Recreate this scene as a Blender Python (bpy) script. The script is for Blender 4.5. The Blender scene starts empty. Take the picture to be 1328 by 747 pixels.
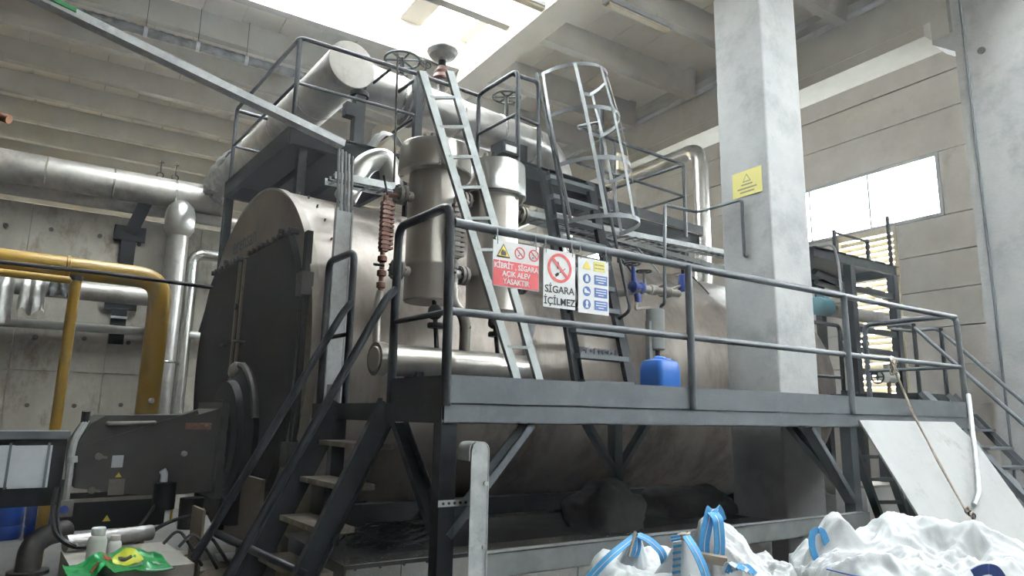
import bpy, math, random
import numpy as np
from mathutils import Vector, Matrix, noise

# ------------------------------------------------------------------ camera
SC = bpy.context.scene
COL = SC.collection
F_PX, EYE = 875.86, 1.65
YAW, PIT, ROL = (math.radians(a) for a in (57.16, 10.666, 1.055))
FW = Vector((math.cos(YAW)*math.cos(PIT), math.sin(YAW)*math.cos(PIT), math.sin(PIT)))
RT0 = Vector((math.sin(YAW), -math.cos(YAW), 0)); UP0 = RT0.cross(FW)
RT = RT0*math.cos(ROL) + UP0*math.sin(ROL); UP = UP0*math.cos(ROL) - RT0*math.sin(ROL)
CAM = Vector((0, 0, EYE))
cd = bpy.data.cameras.new('camera'); cam = bpy.data.objects.new('camera', cd); COL.objects.link(cam)
cd.sensor_width = 36; cd.lens = F_PX/1328*36; cd.clip_end = 200
cam.matrix_world = Matrix(((RT.x, UP.x, -FW.x, CAM.x), (RT.y, UP.y, -FW.y, CAM.y), (RT.z, UP.z, -FW.z, CAM.z), (0, 0, 0, 1)))
SC.camera = cam

# ------------------------------------------------------------------ light
w = bpy.data.worlds.new('sky'); SC.world = w; w.use_nodes = True
bg = w.node_tree.nodes['Background']; bg.inputs[0].default_value = (0.93, 0.97, 1.0, 1); bg.inputs[1].default_value = 21.0
SC.view_settings.view_transform = 'Standard'; SC.view_settings.look = 'None'
SC.view_settings.exposure = 1.05; SC.view_settings.gamma = 1.0; SC.view_settings.use_curve_mapping = False
SC.cycles.use_denoising = True
SC.cycles.max_bounces = 8; SC.cycles.diffuse_bounces = 5; SC.cycles.glossy_bounces = 3
SC.cycles.transparent_max_bounces = 8; SC.cycles.sample_clamp_indirect = 6.0
SC.cycles.caustics_reflective = False; SC.cycles.caustics_refractive = False

# ------------------------------------------------------------------ frames and helpers
A5 = math.radians(5)                       # the boiler stands 5 degrees askew in the hall
U = Vector((math.cos(A5), math.sin(A5), 0)); V = Vector((-math.sin(A5), math.cos(A5), 0)); Z = Vector((0, 0, 1))
X = Vector((1, 0, 0)); Y = Vector((0, 1, 0))
def B(u, v, z): return U*u + V*v + Z*z     # a point in the boiler's frame
def at(px, py, **k):
    """the place in the hall seen at a photo pixel, on the plane X=, Y=, Z=, u=, v= or at depth d="""
    d = FW + RT*((px-664)/F_PX) + UP*(-(py-373.5)/F_PX)
    n, val = next(iter(k.items()))
    if n == 'd': return CAM + d*val
    ax = {'X': X, 'Y': Y, 'Z': Z, 'u': U, 'v': V}[n]
    return CAM + d*((val - CAM.dot(ax))/d.dot(ax))
def ub(p): return Vector((p.dot(U), p.dot(V), p.z))

class MB:
    def __init__(s): s.v = []; s.f = []
    def add(s, vs, fs):
        n = len(s.v); s.v += [Vector(p) for p in vs]; s.f += [tuple(i+n for i in f) for f in fs]; return s
    def box(s, c, size, ax=(X, Y, Z)):
        c = Vector(c); a, b, d = (Vector(ax[i])*size[i]/2 for i in range(3))
        vs = [c+a*i+b*j+d*k for k in (-1, 1) for j in (-1, 1) for i in (-1, 1)]
        return s.add(vs, [(0, 2, 3, 1), (4, 5, 7, 6), (0, 1, 5, 4), (2, 6, 7, 3), (0, 4, 6, 2), (1, 3, 7, 5)])
    def span(s, lo, hi): 
        lo, hi = Vector(lo), Vector(hi); return s.box((lo+hi)/2, hi-lo)
    def bspan(s, u0, u1, v0, v1, z0, z1): return s.box(B((u0+u1)/2, (v0+v1)/2, (z0+z1)/2), (u1-u0, v1-v0, z1-z0), (U, V, Z))
    def bar(s, p, q, w, h, up=Z):
        p, q = Vector(p), Vector(q); d = (q-p); L = d.length; d.normalize()
        sd = d.cross(up); 
        if sd.length < 1e-4: sd = d.cross(X)
        sd.normalize(); u2 = sd.cross(d)
        return s.box((p+q)/2, (L, w, h), (d, sd, u2))
    def tube(s, pts, r, seg=10, cap=True):
        pts = [Vector(p) for p in pts]; n = len(pts); rs = r if isinstance(r, (list, tuple)) else [r]*n
        t0 = (pts[1]-pts[0]).normalized(); a = t0.cross(Z)
        if a.length < 1e-3: a = t0.cross(X)
        a.normalize(); vs = []; fs = []
        for i, p in enumerate(pts):
            t1 = (pts[min(i+1, n-1)]-pts[i]); tb = (pts[i]-pts[max(i-1, 0)])
            t = ((t1.normalized() if t1.length else tb.normalized()) + (tb.normalized() if tb.length else t1.normalized()))
            t = t.normalized() if t.length > 1e-6 else t0
            a = (a - t*a.dot(t)).normalized(); b = t.cross(a)
            for k in range(seg):
                q = 2*math.pi*k/seg; vs.append(p + (a*math.cos(q)+b*math.sin(q))*rs[i])
        for i in range(n-1):
            for k in range(seg):
                k2 = (k+1) % seg; fs.append((i*seg+k, i*seg+k2, (i+1)*seg+k2, (i+1)*seg+k))
        if cap: fs += [tuple(range(seg))[::-1], tuple(range((n-1)*seg, n*seg))]
        return s.add(vs, fs)
    def lathe(s, prof, o, ax=Z, seg=24, a0=0, a1=2*math.pi, cap=True):
        o = Vector(o); ax = Vector(ax).normalized(); a = ax.cross(X if abs(ax.x) < .9 else Y).normalized(); b = ax.cross(a)
        full = abs(a1-a0-2*math.pi) < 1e-6; m = seg if full else seg+1; vs = []; fs = []
        for r, h in prof:
            for k in range(m):
                q = a0+(a1-a0)*k/seg; vs.append(o+ax*h+(a*math.cos(q)+b*math.sin(q))*r)
        for i in range(len(prof)-1):
            for k in range(seg):
                k2 = (k+1) % m; fs.append((i*m+k, i*m+k2, (i+1)*m+k2, (i+1)*m+k))
        if full and cap: fs += [tuple(range(m))[::-1], tuple(range((len(prof)-1)*m, len(prof)*m))]
        return s.add(vs, fs)
    def cyl(s, p, q, r, seg=16):
        p, q = Vector(p), Vector(q); return s.lathe([(r, 0), (r, (q-p).length)], p, q-p, seg)
    def prism(s, pts, off):
        pts = [Vector(p) for p in pts]; off = Vector(off); n = len(pts)
        return s.add(pts+[p+off for p in pts], [tuple(range(n))[::-1], tuple(range(n, 2*n))]+[(i, (i+1) % n, n+(i+1) % n, n+i) for i in range(n)])
    def ribbon(s, pts, wd, w, t=.003):
        pts = [Vector(p) for p in pts]; wd = [Vector(wd)]*len(pts) if not isinstance(wd, list) else wd; vs = []; fs = []
        for i, p in enumerate(pts):
            tg = (pts[min(i+1, len(pts)-1)]-pts[max(i-1, 0)]).normalized(); sd = (wd[i]-tg*wd[i].dot(tg)).normalized(); n = tg.cross(sd)
            vs += [p+sd*w/2+n*t/2, p-sd*w/2+n*t/2, p-sd*w/2-n*t/2, p+sd*w/2-n*t/2]
        for i in range(len(pts)-1):
            for k in range(4): fs.append((i*4+k, i*4+(k+1) % 4, i*4+4+(k+1) % 4, i*4+4+k))
        fs += [(3, 2, 1, 0), tuple(len(vs)-4+k for k in range(4))]
        return s.add(vs, fs)
    def sheet(s, fn, nu, nv, t=.004):
        g = [[Vector(fn(i/nu, j/nv)) for j in range(nv+1)] for i in range(nu+1)]; vs = []; fs = []
        nn = [[None]*(nv+1) for _ in range(nu+1)]
        for i in range(nu+1):
            for j in range(nv+1):
                a = g[min(i+1, nu)][j]-g[max(i-1, 0)][j]; b = g[i][min(j+1, nv)]-g[i][max(j-1, 0)]
                c = a.cross(b); nn[i][j] = c.normalized() if c.length > 1e-9 else Z
        for sg in (0, 1):
            for i in range(nu+1):
                for j in range(nv+1): vs.append(g[i][j]-nn[i][j]*t*sg)
        m = nv+1; N = (nu+1)*m
        for i in range(nu):
            for j in range(nv):
                a = i*m+j; fs.append((a, a+m, a+m+1, a+1)); fs.append((N+a, N+a+1, N+a+m+1, N+a+m))
        for i in range(nu):
            for j in (0, nv): 
                a = i*m+j; fs.append((a, N+a, N+a+m, a+m) if j == 0 else (a, a+m, N+a+m, N+a))
        for j in range(nv):
            for i in (0, nu):
                a = i*m+j; fs.append((a, a+1, N+a+1, N+a) if i == 0 else (a, N+a, N+a+1, a+1))
        return s.add(vs, fs)
    def build(s, name, mat, parent=None, smooth=True, ang=38):
        if parent is None:
            xs = [p.x for p in s.v]; ys = [p.y for p in s.v]; o = Vector(((min(xs)+max(xs))/2, (min(ys)+max(ys))/2, min(p.z for p in s.v)))
        else: o = Vector(parent['org'])
        me = bpy.data.meshes.new(name); me.from_pydata([p-o for p in s.v], [], s.f); me.update()
        if smooth:
            me.shade_smooth(); me.set_sharp_from_angle(angle=math.radians(ang))
        ob = bpy.data.objects.new(name, me); COL.objects.link(ob); me.materials.append(M[mat] if isinstance(mat, str) else mat)
        ob['org'] = tuple(o)
        if parent is None: ob.location = o
        else: ob.parent = parent
        return ob
def tag(o, label, cat, group=None, kind=None):
    o['label'] = label
    if cat: o['category'] = cat
    if group: o['group'] = group
    if kind: o['kind'] = kind
    return o
def thing(name, label, cat, loc, group=None):
    o = bpy.data.objects.new(name, None); COL.objects.link(o); o.location = loc; o['org'] = tuple(loc); o.empty_display_size = .1
    return tag(o, label, cat, group)
def struct(o, label): o['kind'] = 'structure'; o['label'] = label; return o
def copy_part(src, parent, loc):
    c = src.copy(); COL.objects.link(c); c.parent = parent; c.location = Vector(loc)-Vector(parent['org']); return c
def fillet(pts, rad, n=5):
    pts = [Vector(p) for p in pts]; out = [pts[0]]
    for i in range(1, len(pts)-1):
        a, b, c = pts[i-1], pts[i], pts[i+1]; d1 = (a-b); d2 = (c-b); r = min(rad, d1.length*.49, d2.length*.49)
        p = b+d1.normalized()*r; q = b+d2.normalized()*r
        for k in range(n+1):
            t = k/n; out.append(p*(1-t)**2+b*2*t*(1-t)+q*t*t)
    out.append(pts[-1]); return out
def text_part(txt, size, o, ex, ey, name, mat, parent, bold=0, depth=.0015, align='CENTER', sx=1.0):
    cu = bpy.data.curves.new(name, 'FONT'); cu.body = txt; cu.size = size; cu.extrude = depth; cu.align_x = align; cu.offset = bold; cu.resolution_u = 3
    t = bpy.data.objects.new(name, cu); COL.objects.link(t); dg = bpy.context.evaluated_depsgraph_get(); dg.update()
    me = bpy.data.meshes.new_from_object(t.evaluated_get(dg)); bpy.data.objects.remove(t); bpy.data.curves.remove(cu)
    mb = MB(); ex = Vector(ex).normalized(); ey = Vector(ey).normalized(); ez = ex.cross(ey)
    mb.add([Vector(o)+ex*p.co.x*sx+ey*p.co.y+ez*p.co.z for p in me.vertices], [tuple(f.vertices) for f in me.polygons]); bpy.data.meshes.remove(me)
    return mb.build(name, mat, parent, smooth=False)
RNG = random.Random(7)

# ------------------------------------------------------------------ materials
M = {}
def mat(name, c1, c2=None, rough=.6, metal=0.0, scale=4, bump=0, bscale=40, stretch=None, c3=None, c3amt=.5, c3scale=1.2, spec=.5, detail=5, rvar=.0, sheen=0):
    m = bpy.data.materials.new(name); m.use_nodes = True; nt = m.node_tree; N = nt.nodes; L = nt.links; p = N['Principled BSDF']
    p.inputs['Roughness'].default_value = rough; p.inputs['Metallic'].default_value = metal; p.inputs['Specular IOR Level'].default_value = spec
    tc = N.new('ShaderNodeTexCoord'); src = tc.outputs['Object']
    if stretch:
        mp = N.new('ShaderNodeMapping'); mp.inputs['Scale'].default_value = stretch; L.new(src, mp.inputs[0]); src = mp.outputs[0]
    c2 = c2 or tuple(x*.8 for x in c1)
    nz = N.new('ShaderNodeTexNoise'); nz.inputs['Scale'].default_value = scale; nz.inputs['Detail'].default_value = detail; nz.inputs['Roughness'].default_value = .62; L.new(src, nz.inputs['Vector'])
    rp = N.new('ShaderNodeValToRGB'); rp.color_ramp.elements[0].position = .32; rp.color_ramp.elements[1].position = .68
    rp.color_ramp.elements[0].color = (*c2, 1); rp.color_ramp.elements[1].color = (*c1, 1); L.new(nz.outputs['Fac'], rp.inputs[0]); out = rp.outputs[0]
    if c3:
        n3 = N.new('ShaderNodeTexNoise'); n3.inputs['Scale'].default_value = c3scale; n3.inputs['Detail'].default_value = 6; n3.inputs['Roughness'].default_value = .7; L.new(src, n3.inputs['Vector'])
        r3 = N.new('ShaderNodeValToRGB'); r3.color_ramp.elements[0].position = 1-c3amt-.08; r3.color_ramp.elements[1].position = 1-c3amt+.12; L.new(n3.outputs['Fac'], r3.inputs[0])
        mx = N.new('ShaderNodeMix'); mx.data_type = 'RGBA'; L.new(r3.outputs[0], mx.inputs[0]); L.new(out, mx.inputs[6]); mx.inputs[7].default_value = (*c3, 1); out = mx.outputs[2]
    L.new(out, p.inputs['Base Color'])
    if rvar:
        mr = N.new('ShaderNodeMapRange'); mr.inputs[3].default_value = rough-rvar; mr.inputs[4].default_value = rough+rvar; L.new(nz.outputs['Fac'], mr.inputs[0]); L.new(mr.outputs[0], p.inputs['Roughness'])
    if bump:
        nb = N.new('ShaderNodeTexNoise'); nb.inputs['Scale'].default_value = bscale; nb.inputs['Detail'].default_value = 4; L.new(src, nb.inputs['Vector'])
        bp = N.new('ShaderNodeBump'); bp.inputs['Strength'].default_value = bump; bp.inputs['Distance'].default_value = .02; L.new(nb.outputs['Fac'], bp.inputs['Height']); L.new(bp.outputs[0], p.inputs['Normal'])
    M[name] = m; return m
mat('concrete_column', (.50, .50, .49), (.40, .40, .40), .85, scale=2.2, bump=.12, bscale=30, c3=(.26, .26, .26), c3amt=.40, c3scale=.9)
mat('concrete_panel', (.58, .55, .51), (.49, .46, .43), .9, scale=1.6, bump=.1, bscale=25, c3=(.38, .33, .29), c3amt=.36, c3scale=.7)
mat('concrete_formwork', (.36, .335, .285), (.26, .24, .20), .9, scale=2.5, bump=.15, bscale=18, c3=(.12, .09, .065), c3amt=.38, c3scale=2.6, stretch=(1, 1, .5))
mat('concrete_ceiling', (.86, .79, .67), (.80, .73, .61), .9, scale=1.5, bump=.06)  # pale warm tone puts brighter, warmer light into the panel colour
mat('concrete_beam', (.58, .55, .47), (.50, .47, .40), .9, scale=1.8, bump=.1, bscale=15)  # toned darker so beam faces look less lit than the panels
mat('wall_cream', (.82, .68, .38), (.78, .64, .36), .9, scale=2)
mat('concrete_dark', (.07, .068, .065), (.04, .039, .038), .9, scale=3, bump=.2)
mat('floor_concrete', (.15, .145, .14), (.10, .097, .094), .8, scale=1.3, bump=.1, c3=(.10, .10, .10), c3amt=.35)
mat('tie_dark', (.07, .06, .05), None, .9)
mat('steel_upper', (.055, .062, .072), (.035, .04, .047), .45, scale=6)
mat('steel_black', (.022, .025, .030), (.013, .015, .018), .45, scale=6, bump=.05, bscale=60, c3=(.045, .046, .05), c3amt=.3, c3scale=5, spec=.25)
mat('steel_grey', (.14, .155, .17), (.10, .112, .125), .5, scale=3, bump=.06, bscale=30, c3=(.19, .205, .215), c3amt=.33, c3scale=2.5)
mat('steel_rail', (.14, .155, .17), (.09, .10, .115), .4, scale=5, bump=.04, bscale=50, c3=(.14, .145, .15), c3amt=.3, c3scale=6)
mat('tread_worn', (.16, .13, .10), (.09, .075, .06), .6, scale=9, c3=(.26, .22, .18), c3amt=.4, c3scale=7)
mat('galvanised', (.58, .60, .60), (.44, .46, .47), .5, .35, scale=14, bump=.03, bscale=60, c3=(.28, .29, .29), c3amt=.35, c3scale=8)
mat('ladder_grey', (.34, .36, .35), (.26, .28, .27), .5, .3, scale=10)
mat('cage_grey', (.34, .35, .36), (.26, .27, .28), .5, .2, scale=10)
mat('aluminium', (.62, .61, .59), (.48, .47, .45), .34, .85, scale=5, bump=.10, bscale=7, c3=(.34, .32, .29), c3amt=.34, c3scale=3, rvar=.08)
mat('aluminium_dull', (.50, .475, .44), (.38, .36, .33), .5, .6, scale=5, bump=.10, bscale=6, c3=(.27, .25, .22), c3amt=.38, c3scale=2)
mat('aluminium_bright', (.80, .80, .78), (.66, .66, .64), .26, .85, scale=5, bump=.05, bscale=6)
mat('stainless', (.56, .53, .49), (.43, .40, .36), .30, .85, scale=3, stretch=(1, 1, .3), bump=.05, bscale=5, c3=(.30, .25, .20), c3amt=.33, c3scale=2.5, rvar=.08)
mat('boiler_clad', (.37, .325, .285), (.265, .23, .20), .40, .55, scale=1.8, bump=.07, bscale=3, c3=(.14, .115, .10), c3amt=.44, c3scale=1.1, stretch=(1.3, 1.6, .45), rvar=.08)
mat('boiler_front', (.20, .165, .125), (.15, .125, .095), .7, .1, scale=2, c3=(.10, .085, .07), c3amt=.35, c3scale=1.6)
mat('door_soot', (.022, .020, .019), (.013, .012, .012), .7, .0, spec=.25, scale=2, c3=(.045, .042, .04), c3amt=.35, c3scale=1.5)
mat('rim_steel', (.24, .21, .18), None, .5, .5, scale=4)
mat('burner_grey', (.065, .063, .058), (.045, .044, .041), .55, .15, scale=4)
mat('black_paint', (.010, .011, .013), None, .55, scale=8, spec=.2)
mat('rubber', (.02, .02, .022), None, .6)
mat('yellow_pipe', (.36, .215, .02), (.29, .17, .018), .4, scale=4, c3=(.26, .17, .06), c3amt=.28, c3scale=3)
mat('copper_red', (.25, .115, .085), (.15, .07, .055), .5, .3, scale=14, c3=(.36, .25, .21), c3amt=.4, c3scale=18)
mat('rust', (.22, .10, .05), (.12, .06, .035), .8, scale=8)
mat('iron', (.07, .066, .062), (.045, .042, .04), .6, .3, scale=8, spec=.3)
mat('flange_steel', (.26, .24, .22), (.18, .16, .145), .5, .5, scale=9)
mat('valve_blue', (.02, .05, .26), (.012, .03, .17), .45, scale=8)
mat('valve_beige', (.40, .38, .34), (.28, .26, .23), .55, scale=9)
mat('plastic_blue', (.01, .13, .50), (.008, .11, .44), .38, scale=3)
mat('drum_blue', (.015, .06, .28), (.01, .045, .22), .4, scale=3)
mat('plastic_white', (.74, .74, .72), (.66, .66, .64), .45, scale=4)
mat('bag_white', (.54, .55, .555), (.48, .49, .495), .75, scale=4, bump=.08, bscale=260, c3=(.44, .44, .43), c3amt=.28, c3scale=2)
mat('strap_blue', (.10, .40, .74), (.07, .32, .66), .6, scale=20)
mat('strap_white', (.70, .76, .80), None, .6)
mat('strap_navy', (.05, .10, .36), None, .6)
mat('rope', (.42, .36, .29), (.28, .24, .19), .9, scale=40)
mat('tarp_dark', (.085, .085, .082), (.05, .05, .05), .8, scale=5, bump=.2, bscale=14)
mat('board_white', (.42, .42, .41), (.36, .36, .355), .8, scale=1.6, bump=.04, c3=(.27, .25, .22), c3amt=.34, c3scale=4.5)
mat('board_edge', (.12, .11, .10), None, .8)
mat('paper', (.55, .57, .62), (.46, .48, .53), .8, scale=5)
mat('cardboard', (.30, .25, .19), (.22, .185, .14), .9, scale=3)
mat('plywood', (.36, .33, .29), (.26, .24, .21), .9, scale=3, bump=.1)
mat('sign_white', (.82, .82, .82), (.78, .78, .78), .45, scale=2)
mat('sign_red', (.78, .12, .14), None, .45, scale=2)
mat('sign_yellow', (.86, .66, .10), None, .45)
mat('sign_yellow_pale', (.80, .72, .20), (.76, .68, .22), .5, scale=6)
mat('sign_black', (.035, .035, .04), None, .5)
mat('sign_blue', (.07, .16, .46), None, .45)
mat('sign_grey', (.34, .32, .16), None, .6)
mat('green_film', (.015, .25, .06), (.012, .20, .05), .35, scale=4)
mat('film_yellow', (.60, .62, .05), None, .35)
mat('film_red', (.55, .04, .03), None, .4)
mat('film_silver', (.62, .64, .66), None, .3, .5)
mat('foil', (.55, .54, .52), (.38, .37, .36), .45, .8, scale=8, bump=.5, bscale=9)
mat('lamp_body', (.40, .41, .42), None, .5)
mat('lamp_cover', (.66, .58, .40), None, .5)
mat('logo_grey', (.05, .05, .06), (.10, .09, .085), .7, scale=9)
mat('logo_blue', (.17, .19, .26), (.26, .27, .31), .5, .2, scale=9)
mat('teal_motor', (.10, .25, .30), None, .5)
mat('white_pipe', (.60, .60, .58), (.50, .50, .48), .45, .2, scale=5)
mat('cooler_grey', (.27, .28, .275), (.22, .23, .225), .55, scale=5)
mat('beam_grey', (.22, .23, .23), (.15, .16, .16), .5, .2, scale=5, c3=(.32, .33, .33), c3amt=.3)
mat('duct_dark', (.20, .20, .20), (.05, .05, .05), .35, .7, scale=7)
mat('rust_stain', (.30, .155, .07), (.36, .25, .15), .7, scale=7)
g = bpy.data.materials.new('glass'); g.use_nodes = True; nt = g.node_tree; nt.nodes.clear()
o_ = nt.nodes.new('ShaderNodeOutputMaterial'); mx = nt.nodes.new('ShaderNodeMixShader'); tr = nt.nodes.new('ShaderNodeBsdfTransparent'); gl = nt.nodes.new('ShaderNodeBsdfGlossy')
tr.inputs[0].default_value = (.95, .97, .97, 1); gl.inputs['Roughness'].default_value = .05; mx.inputs[0].default_value = .06
nt.links.new(tr.outputs[0], mx.inputs[1]); nt.links.new(gl.outputs[0], mx.inputs[2]); nt.links.new(mx.outputs[0], o_.inputs[0]); M['glass'] = g

# ================================================================== THE HALL
fl = struct(MB().span((-14, -8, -.3), (14.3, 34, 0)).build('floor', 'floor_concrete', smooth=False), 'dusty grey concrete floor of the boiler hall')

# ---- low partition wall behind the boiler, cast in formwork panels
wl = struct(MB().span((-14, 13.05, 0), (14, 13.3, 4.85)).build('wall_left', 'concrete_formwork', smooth=False), 'stained cast concrete partition wall behind the boiler')
pm = {}
for zi, (z0, z1) in enumerate(((0, 2.19), (2.2, 4.86))):
    for i in range(-4, 8):
        x0 = -.81+1.25*i; mb = MB().span((x0+.006, 12.98+.008*RNG.random(), z0+.006), (x0+1.244, 13.06, z1-.004))
        o = mb.build('formwork_panel', 'concrete_formwork', wl, smooth=False)
src = None
for zi in (.75, 1.65, 2.75, 3.6, 4.45):
    for i in range(-3, 5):
        for dx in (.3, .95):
            p = Vector((-.81+1.25*i+dx+.04*RNG.uniform(-1, 1), 12.972, zi+.05*RNG.uniform(-1, 1)))
            if src is None: src = MB().cyl(p, p+Vector((0, .03, 0)), .035, 8).build('tie_plug', 'tie_dark', wl); s0 = p
            else: copy_part(src, wl, Vector(wl['org'])+(p-s0))
struct(MB().span((-14, 33.8, 0), (14, 34, 9)).build('wall_back', 'wall_cream', smooth=False), 'pale far wall of the hall beyond the partition')

# ---- right wall of horizontal precast panels, with a strip window and a louvre
WX = 14.0
mb = MB()
for lo, hi in (((WX+.1, -8, 0), (WX+.3, 6.1, 5.66)), ((WX+.1, -8, 6.97), (WX+.3, 6.1, 9.75)), ((WX+.1, -8, 5.66), (WX+.3, -7, 6.97)), ((WX+.1, 3, 5.66), (WX+.3, 6.1, 6.97)), ((WX+.1, 10.4, 0), (WX+.3, 34, 5.66)), ((WX+.1, 10.4, 6.97), (WX+.3, 34, 9.75)), ((WX+.1, 10.4, 5.66), (WX+.3, 16, 6.97)), ((WX+.1, 30, 5.66), (WX+.3, 34, 6.97)), ((WX+.1, 6.1, 6.97), (WX+.3, 10.4, 9.75)), ((WX+.1, 6.1, 0), (WX+.3, 7.05, 5.66)), ((WX+.1, 8.35, 0), (WX+.3, 10.4, 5.66)), ((WX+.1, 7.05, 0), (WX+.3, 8.35, 1.28))): mb.span(lo, hi)
wr = struct(mb.build('wall_right', 'concrete_panel', smooth=False), 'grey precast panel wall with strip window at the far end')
rows = [0, .55, 1.28, 2.01, 2.74, 3.47, 4.2, 4.93, 5.66, 6.97, 7.82, 8.57, 9.3, 9.75]
for a, b in zip(rows[:-1], rows[1:]):
    segs = [(-8, -1.5), (-1.5, 4.6), (4.6, 10.9), (10.9, 17), (17, 34)]
    if abs(a-5.66) < .01: segs = [(-8, -7), (3, 4.6), (4.6, 6.1), (10.4, 16), (30, 34)]
    elif 1.2 < a < 5.6: segs = [(-8, -1.5), (-1.5, 4.6), (4.6, 7.05), (8.35, 10.9), (10.9, 17), (17, 34)]
    for y0, y1 in segs: MB().span((WX-.02*RNG.random(), y0+.006, a+.012), (WX+.11, y1-.006, b-.012)).build('wall_panel', 'concrete_panel', wr, smooth=False)
for n, (y0, y1, np_, lb) in enumerate(((6.1, 10.4, 3, 'wide strip window glowing with daylight high in the panel wall'), (-7, 3, 7, 'added strip window brightening the ceiling, out of view past the wide column'), (16, 30, 10, 'added strip window brightening the ceiling, hidden beyond the boiler'))):  # the last two windows are added, out of sight, to brighten the ceiling
    wn = MB()
    for lo, hi in (((WX-.02, y0, 5.66), (WX+.1, y0+.07, 6.97)), ((WX-.02, y1-.07, 5.66), (WX+.1, y1, 6.97)), ((WX-.02, y0+.07, 5.66), (WX+.1, y1-.07, 5.73)), ((WX-.02, y0+.07, 6.9), (WX+.1, y1-.07, 6.97))): wn.span(lo, hi)
    wn = struct(wn.build('window_%d' % (1, 8, 9)[n], 'lamp_body', smooth=False), lb); st_ = (y1-y0-.14)/np_
    for k in range(np_): MB().span((WX+.03, y0+.07+k*st_+.02, 5.73), (WX+.04, y0+.07+(k+1)*st_-.02, 6.9)).build('pane', 'glass', wn, smooth=False)
    for k in range(1, np_): MB().span((WX, y0+.07+k*st_-.02, 5.73), (WX+.06, y0+.07+k*st_+.02, 6.9)).build('mullion', 'lamp_body', wn, smooth=False)
lv = MB()
for lo, hi in (((WX-.03, 7.05, 1.28), (WX+.12, 7.11, 5.6)), ((WX-.03, 8.29, 1.28), (WX+.12, 8.35, 5.6)), ((WX-.03, 7.05, 5.54), (WX+.12, 8.35, 5.66)), ((WX-.03, 7.05, 1.28), (WX+.12, 8.35, 1.36))): lv.span(lo, hi)
lv = struct(lv.build('window_2', 'lamp_cover', smooth=False), 'tall louvred opening with cream slats under the strip window')
ang = math.radians(68); sx = Vector((math.cos(ang), 0, math.sin(ang))); sz = Vector((-math.sin(ang), 0, math.cos(ang))); s1 = None
for k in range(34):
    p = Vector((WX+.06, 7.7, 1.44+k*.122))
    if s1 is None: s1 = MB().box(p, (.112, 1.18, .012), (sx, Y, sz)).build('slat', 'lamp_cover', lv, smooth=False); s0 = p
    else: copy_part(s1, lv, Vector(lv['org'])+(p-s0))

# ---- walls at the near side of the hall, with a wide gate on the right
struct(MB().span((-14.3, -8, 0), (-14, 34, 9)).build('wall_side', 'concrete_panel', smooth=False), 'plain concrete wall closing the left end of the hall')
mb = MB().span((-14, -8.3, 0), (14.3, -8, 9))
struct(mb.build('wall_front', 'concrete_panel', smooth=False), 'plain concrete wall closing the near side of the hall')

# ---- columns and girders
c = MB().span((6.44, 4.6, 0), (7.15, 5.29, 9.0)).build('concrete_column', 'concrete_column', smooth=False); struct(c, 'tall square concrete column rising through the walkway')
bv = c.modifiers.new('b', 'BEVEL'); bv.width = .025; bv.segments = 2
c = MB().span((10.5, 3.2, 0), (11.3, 4.2, 9.0)).build('concrete_column', 'concrete_column', smooth=False); struct(c, 'wide concrete column beside the stair with a conduit down its face')
MB().tube([(10.48, 4.06, .05), (10.48, 4.06, 8.9)], .018, 8).build('conduit', 'steel_grey', c)
MB().cyl((10.47, 3.86, 6.95), (10.51, 3.86, 6.95), .05, 12).build('lifting_socket', 'tie_dark', c)
MB().prism([(10.5, 4.2, 7.1), (10.5, 4.5, 7.35), (10.5, 4.5, 7.42), (10.5, 4.2, 7.42)], (.45, 0, 0)).build('corbel', 'concrete_column', c, smooth=False)
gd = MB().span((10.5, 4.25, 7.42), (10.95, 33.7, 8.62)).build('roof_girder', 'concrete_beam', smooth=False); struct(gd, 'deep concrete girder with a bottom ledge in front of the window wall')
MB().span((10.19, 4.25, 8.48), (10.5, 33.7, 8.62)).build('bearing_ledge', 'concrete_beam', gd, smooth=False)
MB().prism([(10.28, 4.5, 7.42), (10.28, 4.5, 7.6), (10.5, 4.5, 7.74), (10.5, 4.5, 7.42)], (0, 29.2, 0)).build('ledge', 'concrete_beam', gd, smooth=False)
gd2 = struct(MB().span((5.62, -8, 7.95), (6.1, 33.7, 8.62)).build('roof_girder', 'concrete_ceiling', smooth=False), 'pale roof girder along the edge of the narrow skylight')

# ---- roof: purlin beams, ceiling panels, skylights
mb = MB(); ZR = 8.78
SKY = [(.3, 4.3, 7.35, 10.8), (4.75, 5.55, -7.5, 10.8), (.3, 4.3, -2.55, -.9), (6.3, 10.1, .75, 2.4), (-13, 8, 29.0, 32.5)]  # the last opening is added to throw light behind the partition
xs_ = sorted({-14, 10.95, *[q for r_ in SKY for q in r_[:2]]}); yy_ = sorted({-8, 34, *[q for r_ in SKY for q in r_[2:]]})
for ya, yb in zip(yy_[:-1], yy_[1:]):
    start = None
    for xa, xb in zip(xs_[:-1], xs_[1:]):
        hole = any(r_[0] <= xa and xb <= r_[1] and r_[2] <= ya and yb <= r_[3] for r_ in SKY)
        if hole and start is not None: mb.span((start, ya, ZR), (xa, yb, ZR+.15)); start = None
        if not hole and start is None: start = xa
    if start is not None: mb.span((start, ya, ZR), (xs_[-1], yb, ZR+.15))
mb.span((10.9, -8, 9.75), (14.3, 34, 9.9)); mb.span((10.9, -8, ZR), (10.95, 34, 9.75))
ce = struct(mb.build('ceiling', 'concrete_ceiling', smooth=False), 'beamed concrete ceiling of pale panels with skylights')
ys = [7.35+1.65*k for k in range(-9, 2)]+[10.8, 12.35]+[13.85+1.58*k for k in range(0, 10)]
s1 = None
for y in ys:
    if y < 28.5: MB().prism([(-14, y-.15, ZR), (-14, y-.085, 8.2), (-14, y+.085, 8.2), (-14, y+.15, ZR)], (24.18, 0, 0)).build('purlin_beam', 'concrete_beam', ce, smooth=False)
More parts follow.
